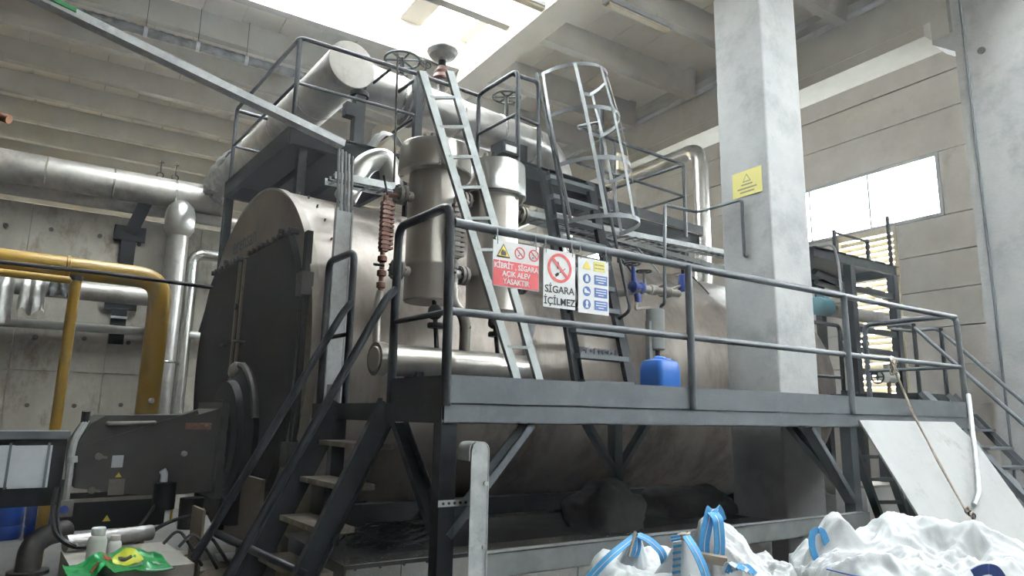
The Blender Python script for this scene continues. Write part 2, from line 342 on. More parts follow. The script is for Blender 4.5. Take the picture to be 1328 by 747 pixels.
for y in ys:
    if not 4 < y < 21: continue
    for i in range(-7, 22):
        x0 = -.1+.66*i
        if x0+.66 > 10.4: continue
        if any(x0+.08 < b and x0+.58 > a and y > d-.1 and y < e-.1 for a, b, d, e in SKY) or 5.0 < x0 < 5.9: continue
        p = Vector((x0+.33, y+.815, 8.71+.006*RNG.uniform(-1, 1)))
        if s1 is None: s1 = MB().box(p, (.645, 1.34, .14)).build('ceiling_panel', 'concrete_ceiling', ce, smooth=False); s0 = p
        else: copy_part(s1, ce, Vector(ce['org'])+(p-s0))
for n, (a, b, d, e) in enumerate(SKY, 3):
    fr = MB()
    xs = [a+(b-a)*k/max(1, round((b-a)/1.4)) for k in range(max(1, round((b-a)/1.4))+1)]
    for x in xs: fr.span((x-.02, d, 8.84), (x+.02, e, 8.9))
    fr = struct(fr.build('window_%d' % n, 'lamp_body', smooth=False), ('broad skylight letting daylight in over the boiler front', 'narrow skylight strip running beside the roof girder', 'broad skylight over the near aisle left of the narrow strip', 'broad skylight over the near aisle right of the girder', 'added far skylight lighting the space behind the partition wall')[n-3])
    for x, x2 in zip(xs[:-1], xs[1:]): MB().span((x+.02, d, 8.865), (x2-.02, e, 8.87)).build('pane', 'glass', fr, smooth=False)

# ---- two strip lights under the roof
for (p, q), lb in (((at(785, 0, Z=8.05), at(864, 40, Z=8.05)), 'long strip light with a cream cover under the ceiling panels'), ((at(655, -12, Z=8.05), at(716, 14, Z=8.05)), 'grey strip light hanging next to the narrow skylight')):
    q = p+X*(q-p).length
    t = thing('strip_light', lb, 'light', (p+q)/2)
    MB().bar(p, q, .16, .07).build('housing', 'lamp_body', t, smooth=False)
    MB().bar(p-Z*.05+X*.04, q-Z*.05-X*.04, .10, .05).build('diffuser', 'lamp_cover', t, smooth=False)
    for k in (.2, .8): s_ = p.lerp(q, k); MB().tube([s_, (s_.x, s_.y, 8.7)], .006, 6).build('hanger', 'lamp_body', t)

# ================================================================== LOWER WALKWAY
DZ = 1.715; YF = 3.48; XR = 8.0
PA = Vector((1.81, YF, 0))
def pl(u, v): return B(u, v, 0)
uA = PA.dot(U); vA = PA.dot(V)
wk = thing('walkway_platform', 'dark grey steel walkway platform with tube railing along the boiler', 'platform', (4.9, 4.2, 0))
E0 = B(uA, 5.2, 0)
MB().prism([(PA.x+.02, YF+.02, DZ-.006), (XR, YF+.02, DZ-.006), (XR, 4.58, DZ-.006), (6.4, 4.58, DZ-.006), (6.4, 5.25, DZ-.006), (E0.x, E0.y, DZ-.006)], (0, 0, .006)).build('deck_plate', 'steel_black', wk, smooth=False)
# toe boards and edge beams
segx = [1.81, 3.82, 5.85, 8.0]
for a, b in zip(segx[:-1], segx[1:]): MB().span((a+.003, YF-.012, DZ), (b-.003, YF, DZ+.158)).build('toe_board', 'steel_grey', wk, smooth=False)
def channel(mb, p, q, w, h, t=.008, up=Z, open_side=1):
    d = (Vector(q)-Vector(p)).normalized(); sd = d.cross(up).normalized()
    mb.bar(Vector(p)-sd*(w/2-t/2)*open_side, Vector(q)-sd*(w/2-t/2)*open_side, t, h, up)
    u2 = sd.cross(d)
    for s_ in (-1, 1): mb.bar(Vector(p)+u2*s_*(h/2-t/2), Vector(q)+u2*s_*(h/2-t/2), w, t, up)
    return mb
channel(MB(), (1.80, YF+.02, DZ-.06), (XR, YF+.02, DZ-.06), .055, .115, open_side=-1).build('edge_beam', 'steel_grey', wk, smooth=False)
channel(MB(), B(uA, vA, DZ-.06), B(uA, 5.2, DZ-.06), .055, .115).build('end_beam', 'steel_black', wk, smooth=False)
channel(MB(), (E0.x, E0.y, DZ-.06), (6.4, 5.25, DZ-.06), .055, .115).build('rear_beam', 'steel_black', wk, smooth=False)
MB().bar(B(uA-.005, vA+.02, DZ+.075), B(uA-.005, 3.97, DZ+.075), .008, .158).build('toe_board', 'steel_black', wk, smooth=False)
for x in (2.6, 3.4, 4.2, 5.0, 5.8, 7.2): MB().bar((x, YF+.05, DZ-.06), (x, 4.55 if x > 6.3 else 5.2, DZ-.06), .05, .09).build('cross_beam', 'steel_black', wk, smooth=False)
# legs and knee braces
for x, ys_ in ((1.84, (YF+.05, 5.1)), (4.62, (5.1,)), (5.88, (YF+.05,)), (7.95, (YF+.05,))):
    for y_ in ys_:
        x_ = x if y_ < 4 else x-.1
        MB().span((x_-.05, y_-.05, 0 if y_ < 4 else .688), (x_+.05, y_+.05, DZ-.118)).build('leg', 'steel_black' if x < 2 else 'steel_grey', wk, smooth=False)
for p, q in (((2.42, YF+.05, 1.6), (1.86, YF+.05, .98)), ((5.28, YF+.05, 1.6), (5.86, YF+.05, .95)), ((1.80, YF+.62, 1.6), (1.83, YF+.08, 1.0)), ((4.15, 5.1, 1.6), (4.52, 5.1, 1.1)), ((4.95, 5.1, 1.6), (4.52, 5.1, 1.1)), ((5.86, 4.1, 1.6), (5.88, YF+.08, 1.0))):
    channel(MB(), p, q, .05, .10, .009, up=Y if abs(p[0]-q[0]) > .2 else X).build('knee_brace', 'steel_grey' if p[0] > 2 else 'steel_black', wk, smooth=False)
# railing
RZ = 2.785; MZ = 2.245; rr = .029
MB().tube([(1.83, YF+.01, RZ), (8.0, YF+.01, RZ)], rr, 12).build('top_rail', 'steel_rail', wk)
MB().tube([(1.83, YF+.01, MZ), (8.02, YF+.01, MZ)], .024, 12).build('mid_rail', 'steel_rail', wk)
for x in (3.82, 5.86): MB().tube([(x, YF-.02, DZ-.0), (x, YF-.01, RZ)], rr, 12).build('rail_post', 'steel_rail', wk)
MB().tube(fillet([(8.02, YF, DZ), (8.0, YF, RZ+.02), (8.0, 4.5, RZ+.02), (8.0, 4.5, DZ)], .1), rr, 12).build('end_loop', 'steel_rail', wk)
MB().tube([(8.0, YF, MZ), (8.0, 4.5, MZ)], .02, 12).build('mid_rail', 'steel_rail', wk)
MB().tube(fillet([B(uA, vA, DZ-.02), B(uA, vA+.02, 2.89), B(uA, 3.97, 2.89), B(uA, 3.97, DZ-.02)], .09), .029, 12).build('end_loop', 'steel_black', wk)
MB().tube([B(uA, vA, 2.24), B(uA, 3.97, 2.24)], .018, 10).build('mid_rail', 'steel_black', wk)
MB().tube(fillet([B(uA, 4.66, DZ-.02), B(uA, 4.66, 2.845), B(uA, 5.13, 2.845), B(uA, 5.13, DZ-.02)], .08), .027, 12).build('end_loop', 'steel_black', wk)
MB().tube([B(uA, 4.66, 2.22), B(uA, 5.13, 2.22)], .017, 10).build('mid_rail', 'steel_black', wk)

# ---- steep stair up to the walkway
st = thing('steel_stair', 'steep black steel stair with worn treads and tube handrails', 'stair', B(1.75, 4.37, 0))
def su(z): return 2.10-(1.70-z)*.49
for v_ in (3.98, 4.76): channel(MB(), B(su(.0), v_, 0), B(su(1.71), v_, 1.71), .05, .15, .008, up=U, open_side=1 if v_ > 4.3 else -1).build('stringer', 'steel_black', st, smooth=False)
for k in range(7):
    z = 1.70-.247*k
    if z < .15: continue
    mb = MB().bspan(su(z)-.02, su(z)+.19, 4.01, 4.73, z-.034, z); mb.build('tread', 'tread_worn' if k else 'steel_black', st, smooth=False)
for v_, pts in ((3.96, [(2.10, 2.46), (2.03, 2.385), (1.197, .80), (1.10, .62)]), (4.65, [(2.10, 2.45), (2.04, 2.37), (1.178, .746)])):
    MB().tube(fillet([B(u_, v_, z_) for u_, z_ in pts], .06), .027, 12).build('handrail', 'steel_black', st)
MB().tube([at(281, 692, v=4.65), at(398, 746, v=3.95)], .024, 10).build('cross_tube', 'steel_black', st)

# ---- galvanised post and low channel beam in front of the walkway legs
gp = thing('guard_post', 'bright galvanised C-post with rounded top beside the black leg', 'post', (2.05, 3.36, 0))
pa = at(598, 572, Y=3.36); pb = at(627, 572, Y=3.36)
MB().ribbon(fillet([(pa.x+.02, 3.36, 1.40), (pa.x+.02, 3.36, 1.5), (pb.x, 3.36, 1.5), (pb.x, 3.36, 0)], .05, 8), Y, .13, .006).build('web', 'galvanised', gp)
MB().prism([(pa.x+.035, 3.30, 0), (pb.x, 3.30, 0), (pb.x, 3.30, 1.455), (pb.x-.006, 3.30, 1.478), (pb.x-.02, 3.30, 1.494), (pb.x-.045, 3.30, 1.5), (pa.x+.07, 3.30, 1.5), (pa.x+.045, 3.30, 1.485), (pa.x+.035, 3.30, 1.455)], (0, .006, 0)).build('flange', 'galvanised', gp, smooth=False)
for z_ in (.5, .95, 1.28): MB().cyl((pb.x-.02, 3.295, z_), (pb.x-.02, 3.283, z_), .014, 8).build('bolt', 'galvanised', gp)
gb = MB(); channel(gb, (pb.x, 3.40, .83), (5.84, 3.40, .83), .07, .13, .006, open_side=-1)
tag(gb.build('guard_beam', 'beam_grey', smooth=False), 'long grey channel beam spanning low in front of the boiler', 'beam')
ps = MB(); ps.bar((1.75, 3.41, 1.17), (2.02, 3.41, 1.17), .004, .035)
ps = tag(ps.build('perforated_strap', 'galvanised', smooth=False), 'short perforated strap tied across the black walkway leg', 'strap')
for k in range(7): MB().cyl((1.78+k*.035, 3.409, 1.17), (1.78+k*.035, 3.405, 1.17), .008, 8).build('hole', 'tie_dark', ps)

# ---- aluminium-clad duct, beam and dark lumps under the walkway
dk = thing('clad_duct', 'aluminium clad duct box lying low under the walkway', 'duct', (4.2, 4.9, 0))
for a, b in ((1.62, 2.0), (2.0, 2.75), (2.75, 3.5), (3.5, 4.3), (4.3, 5.1), (5.1, 5.9)): MB().span((a+.003, 4.4, .02), (b-.003, 4.43, .68)).build('side_panel', 'aluminium_bright', dk, smooth=False)
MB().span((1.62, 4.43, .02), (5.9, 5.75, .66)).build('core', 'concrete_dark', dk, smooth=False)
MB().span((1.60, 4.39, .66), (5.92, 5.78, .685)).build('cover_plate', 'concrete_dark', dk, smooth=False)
MB().span((1.60, 4.385, .686), (5.92, 4.60, .692)).build('edge_flashing', 'aluminium_bright', dk, smooth=False)
for k in range(24): MB().cyl((1.68+k*.17, 4.4, .655), (1.68+k*.17, 4.394, .655), .008, 6).build('rivet', 'iron', dk)
def lump(name, label, cat, c, s, seed, mt, parent=None, amp=.22, n=28, group=None):
    mb = MB(); vs = []; fs = []
    for i in range(n+1):
        th = math.pi*.5*i/n*1.12
        for j in range(2*n):
            ph = 2*math.pi*j/(2*n); d = Vector((math.sin(th)*math.cos(ph), math.sin(th)*math.sin(ph), math.cos(th)))
            e = .72; q = Vector([math.copysign(abs(t)**e, t) for t in d])
            a = noise.noise(q*1.6+Vector((seed, 0, 0)))*amp + (.5-abs(noise.noise(q*3.4+Vector((0, seed, 0)))))*amp*.6 + (.4-abs(noise.noise(q*8+Vector((0, 0, seed)))))*amp*.22
            q *= 1+a; p = Vector(c)+Vector((q.x*s[0], q.y*s[1], max(0, q.z*s[2]))); vs.append(p)
    for i in range(n):
        for j in range(2*n):
            j2 = (j+1) % (2*n); fs.append((i*2*n+j, (i+1)*2*n+j, (i+1)*2*n+j2, i*2*n+j2))
    o = mb.add(vs, fs).build(name, mt, parent, ang=180)
    return tag(o, label, cat, group) if parent is None else o
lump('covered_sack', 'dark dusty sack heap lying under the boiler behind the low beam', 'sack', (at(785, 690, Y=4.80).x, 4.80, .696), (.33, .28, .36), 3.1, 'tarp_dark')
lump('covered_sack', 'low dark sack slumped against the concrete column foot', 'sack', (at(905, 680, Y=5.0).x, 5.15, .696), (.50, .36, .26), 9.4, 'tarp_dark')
# tangle of wire on the duct
mb = MB(); rg = random.Random(5)
for k in range(26):
    c0 = Vector((2.1+rg.uniform(-.12, .12), 4.75+rg.uniform(-.12, .12), .70+rg.uniform(0, .05))); r0 = rg.uniform(.10, .24); ph = rg.uniform(0, 6.3); tilt = rg.uniform(-.25, .25)
    mb.tube([c0+Vector((math.cos(ph+t*.5)*r0*1.25, math.sin(ph+t*.5)*r0*.8, .02+abs(math.sin(t*.5+k))*.07+tilt*.1*math.cos(t))) for t in range(11)], .005 if k % 3 else .009, 5)
for k in range(10):
    a = Vector((2.0+rg.uniform(-.1, .15), 4.7, .7)); mb.tube([a, a+Vector((rg.uniform(-.15, .15), rg.uniform(-.1, .1), rg.uniform(.1, .2))), a+Vector((rg.uniform(-.3, .3), rg.uniform(-.2, .2), rg.uniform(.1, .26)))], .004, 5)
tag(mb.build('wire_tangle', 'rubber'), 'tangle of dark wire and cable lying on the clad duct', 'wire')
sk = MB().span((2.0, 5.85, .70), (6.3, 5.97, .86)); tag(sk.build('skid_beam', 'steel_black', smooth=False), 'dark steel skid beam lying under the boiler shell', 'beam')

# ================================================================== BOILER
BU0, BU1, BV, BZ, BR = 2.13, 10.8, 7.224, 2.16, 1.80
bo = thing('steam_boiler', 'huge horizontal steam boiler clad in dull metal with sooty front doors', 'boiler', B(6.4, BV, 0))
n = 96
def ringp(r, u, k, n=n): a = 2*math.pi*k/n; return B(u, BV-r*math.cos(a), BZ+r*math.sin(a))
def shell_seg(u0, u1, r, seg=n):
    mb = MB(); vs = [ringp(r, u, k, seg) for u in (u0, u1) for k in range(seg)]
    return mb.add(vs, [(k, seg+k, seg+(k+1) % seg, (k+1) % seg) for k in range(seg)])
# cladding sheets around the shell, each overlapping the next
us = [BU0+.05, 3.35, 4.6, 5.85, 7.1, 8.35, 9.6, BU1]
for i, (a, b) in enumerate(zip(us[:-1], us[1:])):
    mb = shell_seg(a, b+.02, BR-.012+(.006 if i % 2 else 0)); mb.build('cladding_sheet', 'boiler_clad', bo)
for b in us[1:-1]: shell_seg(b-.03, b+.03, BR+.0, 96).build('cladding_band', 'boiler_clad', bo)
MB().lathe([(BR-.004, 0), (BR-.004, .05), (BR-.03, .05)], B(BU0, BV, BZ), U, 96).build('front_plate', 'boiler_front', bo)
rim = MB().lathe([(BR-.02, -.004), (BR-.01, -.012), (BR+.006, -.012), (BR+.006, .06), (BR-.03, .06)], B(BU0, BV, BZ), U, 96, cap=False); rim.build('front_rim', 'rim_steel', bo)
MB().lathe([(BR-.04, 0), (BR-.04, .12), (1.2, .22)], B(BU1, BV, BZ), U, 64).build('rear_plate', 'boiler_clad', bo)
# front doors: lower part of a disc, cut straight at the top and split by a strip
def door_poly(vl, vr, r, ztop):
    pts = []
    N = 60
    for k in range(N+1):
        a = math.pi*(-1.5)+2*math.pi*k/N
        v_ = BV-r*math.cos(a); z_ = min(BZ+r*math.sin(a), ztop); v_ = min(max(v_, vl), vr)
        pts.append((v_, z_))
    out = []
    for p in pts:
        if not out or (abs(p[0]-out[-1][0])+abs(p[1]-out[-1][1])) > 1e-4: out.append(p)
    if abs(out[0][0]-out[-1][0])+abs(out[0][1]-out[-1][1]) < 1e-4: out.pop()
    return out
ZT = 3.24
for vl, vr, lb in ((5.5, 7.29, 'right'), (7.40, 9.1, 'left')):
    d = MB().prism([B(BU0-.07, v_, z_) for v_, z_ in door_poly(vl, vr, 1.70 if lb == 'left' else 1.62, ZT)], U*.065).build('front_door', 'door_soot', bo, smooth=False)
    for k in range(9):
        v_ = (5.95 if lb == 'right' else 7.5)+k*(.15 if lb == 'right' else .13)
        if v_ < vr: MB().cyl(B(BU0-.09, v_, ZT+.03), B(BU0, v_, ZT+.03), .03, 8).build('bolt', 'iron', d)
    MB().bspan(BU0-.09, BU0-.06, vl+.0 if lb == 'left' else vr-.05, vl+.05 if lb == 'left' else vr, .9, ZT-.02).build('door_edge', 'boiler_front', d, smooth=False)
    hv = 7.2 if lb == 'right' else 7.52
    MB().tube(fillet([B(BU0-.07, hv, 2.35), B(BU0-.14, hv, 2.35), B(BU0-.14, hv+(.22 if lb == 'left' else -.22)*.7, 2.33), B(BU0-.07, hv+(.22 if lb == 'left' else -.22)*.7, 2.33)], .03), .012, 8).build('handle', 'iron', d)
MB().bspan(BU0-.10, BU0, 5.50, 5.64, 2.62, 2.82).build('hinge_block', 'iron', bo, smooth=False)
MB().bspan(BU0-.10, BU0, 5.55, 5.70, 1.20, 1.40).build('hinge_block', 'iron', bo, smooth=False)
MB().bspan(BU0-.05, BU0-.0, 5.58, 5.66, 1.3, 3.2).build('hinge_bar', 'door_soot', bo, smooth=False)
for v_, z_ in ((6.35, 3.32), (8.2, 3.33)): MB().bspan(BU0-.05, BU0, v_-.02, v_+.02, z_-.09, z_+.05).build('lug', 'iron', bo, smooth=False)
MB().cyl(B(BU0-.12, 7.33, 2.72), B(BU0-.06, 7.33, 2.72), .035, 8).build('latch_knob', 'iron', bo)
MB().tube([B(BU0-.03, 8.6, 3.16), B(BU0-.05, 9.0, 2.6)], .02, 6).build('hinge_pin', 'iron', bo)
# burner throat on the door
MB().lathe([(.62, 0), (.62, .05), (.52, .10), (.50, .16), (.0, .16)], B(BU0-.09, 6.92, 1.42), -U, 40).build('throat_ring', 'black_paint', bo)
MB().tube([B(BU0-.13, 6.92+.62*math.cos(a), 1.42+.66*math.sin(a)) for a in [math.pi*(.08+.84*k/20) for k in range(21)]], .035, 8).build('throat_rib', 'iron', bo)
MB().lathe([(.09, 0), (.09, .10), (.05, .14)], B(BU0-.07, 6.98, 2.03), -U, 14).build('sight_port', 'flange_steel', bo)
text_part('erensan', .27, B(BU0-.002, 7.62, 3.42), -V, Z, 'front_lettering', 'logo_grey', bo, bold=.004)
# lettering on the near side, lying on the cladding
text_part('erensan', .26, B(5.05, 5.438, 2.29), U, Z, 'side_lettering', 'logo_blue', bo, bold=.004, align='LEFT', depth=.006)
# row of bolts behind the rim, saddles
for k in range(16):
    a = math.radians(8+k*4.6); p = ringp(BR+.005, BU0+.22, 0); p = B(BU0+.24, BV-(BR-.03)*math.cos(a), BZ+(BR-.03)*math.sin(a)); q = B(BU0+.24, BV-(BR+.02)*math.cos(a), BZ+(BR+.02)*math.sin(a))
    if k % 2 == 0: MB().cyl(p, q, .009, 6).build('rim_bolt', 'rim_steel', bo)
for u_ in (2.9, 6.2, 9.6): MB().bspan(u_-.1, u_+.1, BV-1.2, BV+1.2, 0, 1.15).build('saddle', 'steel_black', bo, smooth=False)
MB().bspan(2.10, 2.32, 5.70, 5.78, .05, 1.6).build('front_leg', 'boiler_front', bo, smooth=False)

# ---- burner with its inclined air box, on the boiler front
bn = thing('gas_burner', 'grey gas burner housing with handle bar mounted on the boiler front', 'burner', B(1.2, 6.95, 0))
h0, h1 = .72, 2.02
side = [(h0, 1.0), (h0-.03, 1.33), (h0+.06, 1.52), (h0+.16, 1.585), (1.6, 1.60), (1.79, 1.66), (1.79, .92), (1.3, .90)]
MB().prism([B(u_, 6.70, z_) for u_, z_ in side], V*.75).build('housing', 'burner_grey', bn, smooth=False)
MB().bspan(1.79, 1.855, 6.62, 7.5, .86, 1.72).build('mounting_flange', 'burner_grey', bn, smooth=False)
MB().lathe([(.40, 0), (.40, .035)], B(1.85, 7.0, 1.35), U, 32).build('blast_tube', 'black_paint', bn)
MB().bar(B(.76, 6.685, 1.33), B(1.60, 6.685, 1.625), .02, .035).build('lift_strut', 'burner_grey', bn, smooth=False)
hb = MB().tube(fillet([B(.90, 6.70, 1.52), B(.90, 6.64, 1.52), B(1.25, 6.64, 1.53), B(1.25, 6.70, 1.53)], .03), .017, 8).build('handle', 'flange_steel', bn)
MB().bspan(.70, 1.42, 6.72, 7.40, .66, .89).build('fan_casing', 'black_paint', bn, smooth=False)
MB().bspan(.68, 1.46, 6.69, 6.72, .885, .915).build('casing_lip', 'flange_steel', bn, smooth=False)
def plate(p, w, h, ex, ez, nrm, t=.003): return MB().box(Vector(p)+Vector(nrm)*t/2, (w, h, t), (ex, ez, nrm))
nv = -V
plate(B(1.005, 6.699, 1.205), .085, .10, U, Z, nv).build('rating_plate', 'paper', bn, smooth=False)
plate(B(1.02, 6.699, .995), .12, .13, U, Z, nv).build('rating_plate', 'flange_steel', bn, smooth=False)
plate(B(1.62, 6.699, 1.50), .22, .06, U, Z, nv).build('name_plate', 'copper_red', bn, smooth=False)
MB().prism([B(1.0, 6.697, 1.075), B(1.05, 6.697, 1.075), B(1.025, 6.697, 1.115)], nv*.003).build('warning_sticker', 'sign_yellow', bn, smooth=False)
MB().prism([B(.95, 6.718, .72), B(1.01, 6.718, .72), B(.98, 6.718, .77)], nv*.003).build('warning_sticker', 'sign_yellow', bn, smooth=False)
for u_, z_ in ((.86, 1.25), (.84, .98)): 
    MB().cyl(B(u_, 6.70, z_), B(u_, 6.65, z_), .028, 10).build('latch', 'flange_steel', bn); MB().bar(B(u_, 6.655, z_), B(u_+.06, 6.655, z_-.01), .012, .02).build('latch_tab', 'flange_steel', bn, smooth=False)
MB().cyl(B(1.52, 6.70, 1.26), B(1.52, 6.67, 1.26), .025, 10).build('knob', 'valve_beige', bn)
# motor and gas fittings under the right end
MB().cyl(B(1.38, 6.62, .80), B(1.38, 6.62, 1.02), .09, 14).build('actuator', 'black_paint', bn)
MB().cyl(B(1.62, 6.66, .62), B(1.62, 6.66, .88), .10, 14).build('gas_valve', 'iron', bn)
MB().tube(fillet([B(1.36, 6.6, 1.03), B(1.36, 6.6, 1.10), B(1.34, 6.6, 1.13)], .02), .03, 8).build('cap', 'paper', bn)
MB().tube([B(1.45, 6.6, 1.0), B(1.45, 6.6, .7)], .012, 6).build('brass_tube', 'yellow_pipe', bn)
MB().tube(fillet([B(1.35, 6.6, .9), B(1.15, 6.5, .62), B(.9, 6.45, .55), B(.7, 6.4, .5)], .15), .014, 6).build('cable', 'rubber', bn)
MB().tube(fillet([B(1.75, 6.6, .75), B(1.4, 6.5, .72), B(1.15, 6.45, .55), B(.95, 6.4, .53)], .15), .016, 6).build('cable', 'rubber', bn)

# ---- galvanised pipe riser and bent suction elbow left of the burner
rs = thing('pipe_riser', 'grey pipe riser with a small control box and flexible conduits beside the burner', 'pipe', at(88, 650, v=6.3))
q0 = at(84, 655, v=6.3); q1 = at(93, 585, v=6.3)
MB().tube(fillet([q0, q1, at(97, 570, v=6.3), at(112, 545, v=6.35)], .05), .026, 8).build('riser_pipe', 'galvanised', rs)
MB().cyl(at(94, 592, v=6.28), at(94, 600, v=6.28), .036, 10).build('coupling', 'galvanised', rs)
MB().tube([at(110, 548, v=6.35), at(112, 533, v=6.33)], .03, 8).build('grip', 'rubber', rs)
MB().box(at(83, 659, v=6.28), (.11, .1, .12), (U, V, Z)).build('control_box', 'flange_steel', rs, smooth=False)
MB().cyl(at(83, 661, v=6.225), at(83, 661, v=6.2), .03, 12).build('dial', 'valve_blue', rs)
MB().tube(fillet([at(74, 632, v=5.93), at(67, 660, v=5.9), at(70, 695, v=5.85), at(98, 712, v=5.8), at(130, 706, v=5.8)], .15), .016, 6).build('conduit', 'rubber', rs)
MB().tube(fillet([at(82, 622, v=5.93), at(73, 668, v=5.9), at(78, 700, v=5.85), at(100, 708, v=5.8)], .15), .014, 6).build('conduit', 'rubber', rs)
el = thing('suction_elbow', 'brown rusty pipe elbow with a flange near the burner', 'pipe', at(38, 747, v=5.9))
ep = [at(84, 688, v=6.2), at(60, 694, v=6.05), at(40, 708, v=5.95), at(36, 735, v=5.9)]; ep.append(Vector((ep[-1].x, ep[-1].y, .0)))
MB().tube(fillet(ep, .25, 8), .075, 14).build('elbow', 'iron', el)
pf = at(36, 742, v=5.9); MB().cyl(Vector((pf.x, pf.y, pf.z-.012)), Vector((pf.x, pf.y, pf.z+.012)), .125, 18).build('flange', 'iron', el)

# ---- control cabinet with papers behind clear sleeves
cc = thing('control_panel', 'dark control panel box with paper sheets in clear sleeves', 'control panel', B(.1, 6.15, 0))
MB().bspan(-.35, .56, 6.0, 6.28, .955, 1.42).build('cabinet', 'black_paint', cc, smooth=False)
MB().bspan(-.36, .575, 5.985, 6.29, 1.42, 1.475).build('top_rail', 'steel_grey', cc, smooth=False)
for a, b in ((17, 61), (-40, 11)): 
    p0 = at(a, 578, v=5.994); p1 = at(b, 632, v=5.994); uu0, uu1 = ub(p0).x, ub(p1).x
    MB().bspan(uu0, uu1, 5.992, 5.998, p1.z, p0.z).build('paper_sheet', 'paper', cc, smooth=False)
for px in (14, 64):
    p0 = at(px, 578, v=5.99); u_ = ub(p0).x; MB().bspan(u_-.008, u_+.008, 5.985, 5.998, 1.08, 1.395).build('sleeve_strip', 'steel_grey', cc, smooth=False)
for u_ in (-.3, .02): MB().bspan(u_-.025, u_+.025, 6.1, 6.15, 0, .955).build('leg', 'steel_black', cc, smooth=False)

# ---- blue drums and floor clutter behind
for k, (px, lb) in enumerate(((6, 'blue plastic drum standing on the floor under the control panel'), (50, 'dark blue plastic drum with a white label on the floor'))):
    p = at(px, 699, Z=0.0); t = thing('plastic_drum', lb, 'drum', p)
    MB().lathe([(.0, 0), (.15, 0), (.165, .03), (.17, .15), (.16, .17), (.17, .19), (.17, .42), (.16, .44), (.165, .47), (.15, .56), (.07, .60), (.07, .62), (.0, .62)], p, Z, 24).build('body', 'drum_blue', t)
    MB().lathe([(.04, .60), (.04, .66), (.0, .66)], p+Vector((.05, 0, 0)), Z, 12).build('cap', 'black_paint', t)
    if k: 
        nn = (CAM-p); nn.z = 0; nn.normalize(); ex = Z.cross(nn); MB().prism([p+nn*.172+ex*a+Z*b for a, b in ((0, .12), (.05, .18), (0, .24), (-.05, .18))], nn*.003).build('hazard_label', 'paper', t, smooth=False)

# ================================================================== ON THE WALKWAY
# ---- horizontal header pipe
HV, HZ0 = 4.72, 2.06
hd = thing('header_pipe', 'short fat stainless header pipe lying on the walkway under the vessels', 'pipe', B(3.15, HV, DZ))
MB().lathe([(.09, -.03), (.115, 0), (.122, .03), (.122, .62), (.124, .63), (.124, .65), (.122, .66), (.122, 1.1), (.124, 1.11), (.122, 1.12), (.122, 1.48), (.10, 1.53), (.04, 1.545)], B(2.37, HV, 2.055), U, 32).build('barrel', 'stainless', hd)
MB().lathe([(.128, -.02), (.132, 0), (.132, .05), (.124, .06)], B(2.37, HV, 2.055), U, 32).build('end_band', 'flange_steel', hd)
for u_ in (2.7, 3.5): MB().bspan(u_-.03, u_+.03, HV-.1, HV+.1, DZ+.002, 1.97).build('saddle', 'steel_black', hd, smooth=False)
# ---- two level vessels with wide drum heads
def bolts(mb, c, ax, r, n, rb, h):
    ax = Vector(ax).normalized(); a = ax.cross(X if abs(ax.x) < .9 else Y).normalized(); b = ax.cross(a)
    for k in range(n):
        q = 2*math.pi*k/n; p = Vector(c)+(a*math.cos(q)+b*math.sin(q))*r; mb.lathe([(rb, -h/2), (rb, h/2)], p, ax, 6)
    return mb
def flange(parent, c, ax, r, name='flange'):
    ax = Vector(ax).normalized(); c = Vector(c)
    mb = MB().lathe([(r, -.035), (r, -.008), (r*.8, -.006), (r*.8, .006), (r, .008), (r, .035)], c, ax, 20); o = mb.build(name, 'flange_steel', parent)
    bolts(MB(), c, ax, r*.78, 8, .009, .10).build('bolt_ring', 'iron', o)
def handwheel(parent, c, ax, r, tr=.012, mt='iron', name='handwheel', spokes=4):
    ax = Vector(ax).normalized(); a = ax.cross(X if abs(ax.x) < .9 else Y).normalized(); b = ax.cross(a); c = Vector(c)
    mb = MB().tube([c+(a*math.cos(q)+b*math.sin(q))*r for q in [2*math.pi*k/20 for k in range(21)]], tr, 6, cap=False)
    for k in range(spokes): q = 2*math.pi*k/spokes; mb.tube([c, c+(a*math.cos(q)+b*math.sin(q))*r], tr*.8, 5)
    mb.lathe([(tr*2, -tr*1.5), (tr*2, tr*1.5)], c, ax, 8)
    return mb.build(name, mt, parent)
VV = 4.92
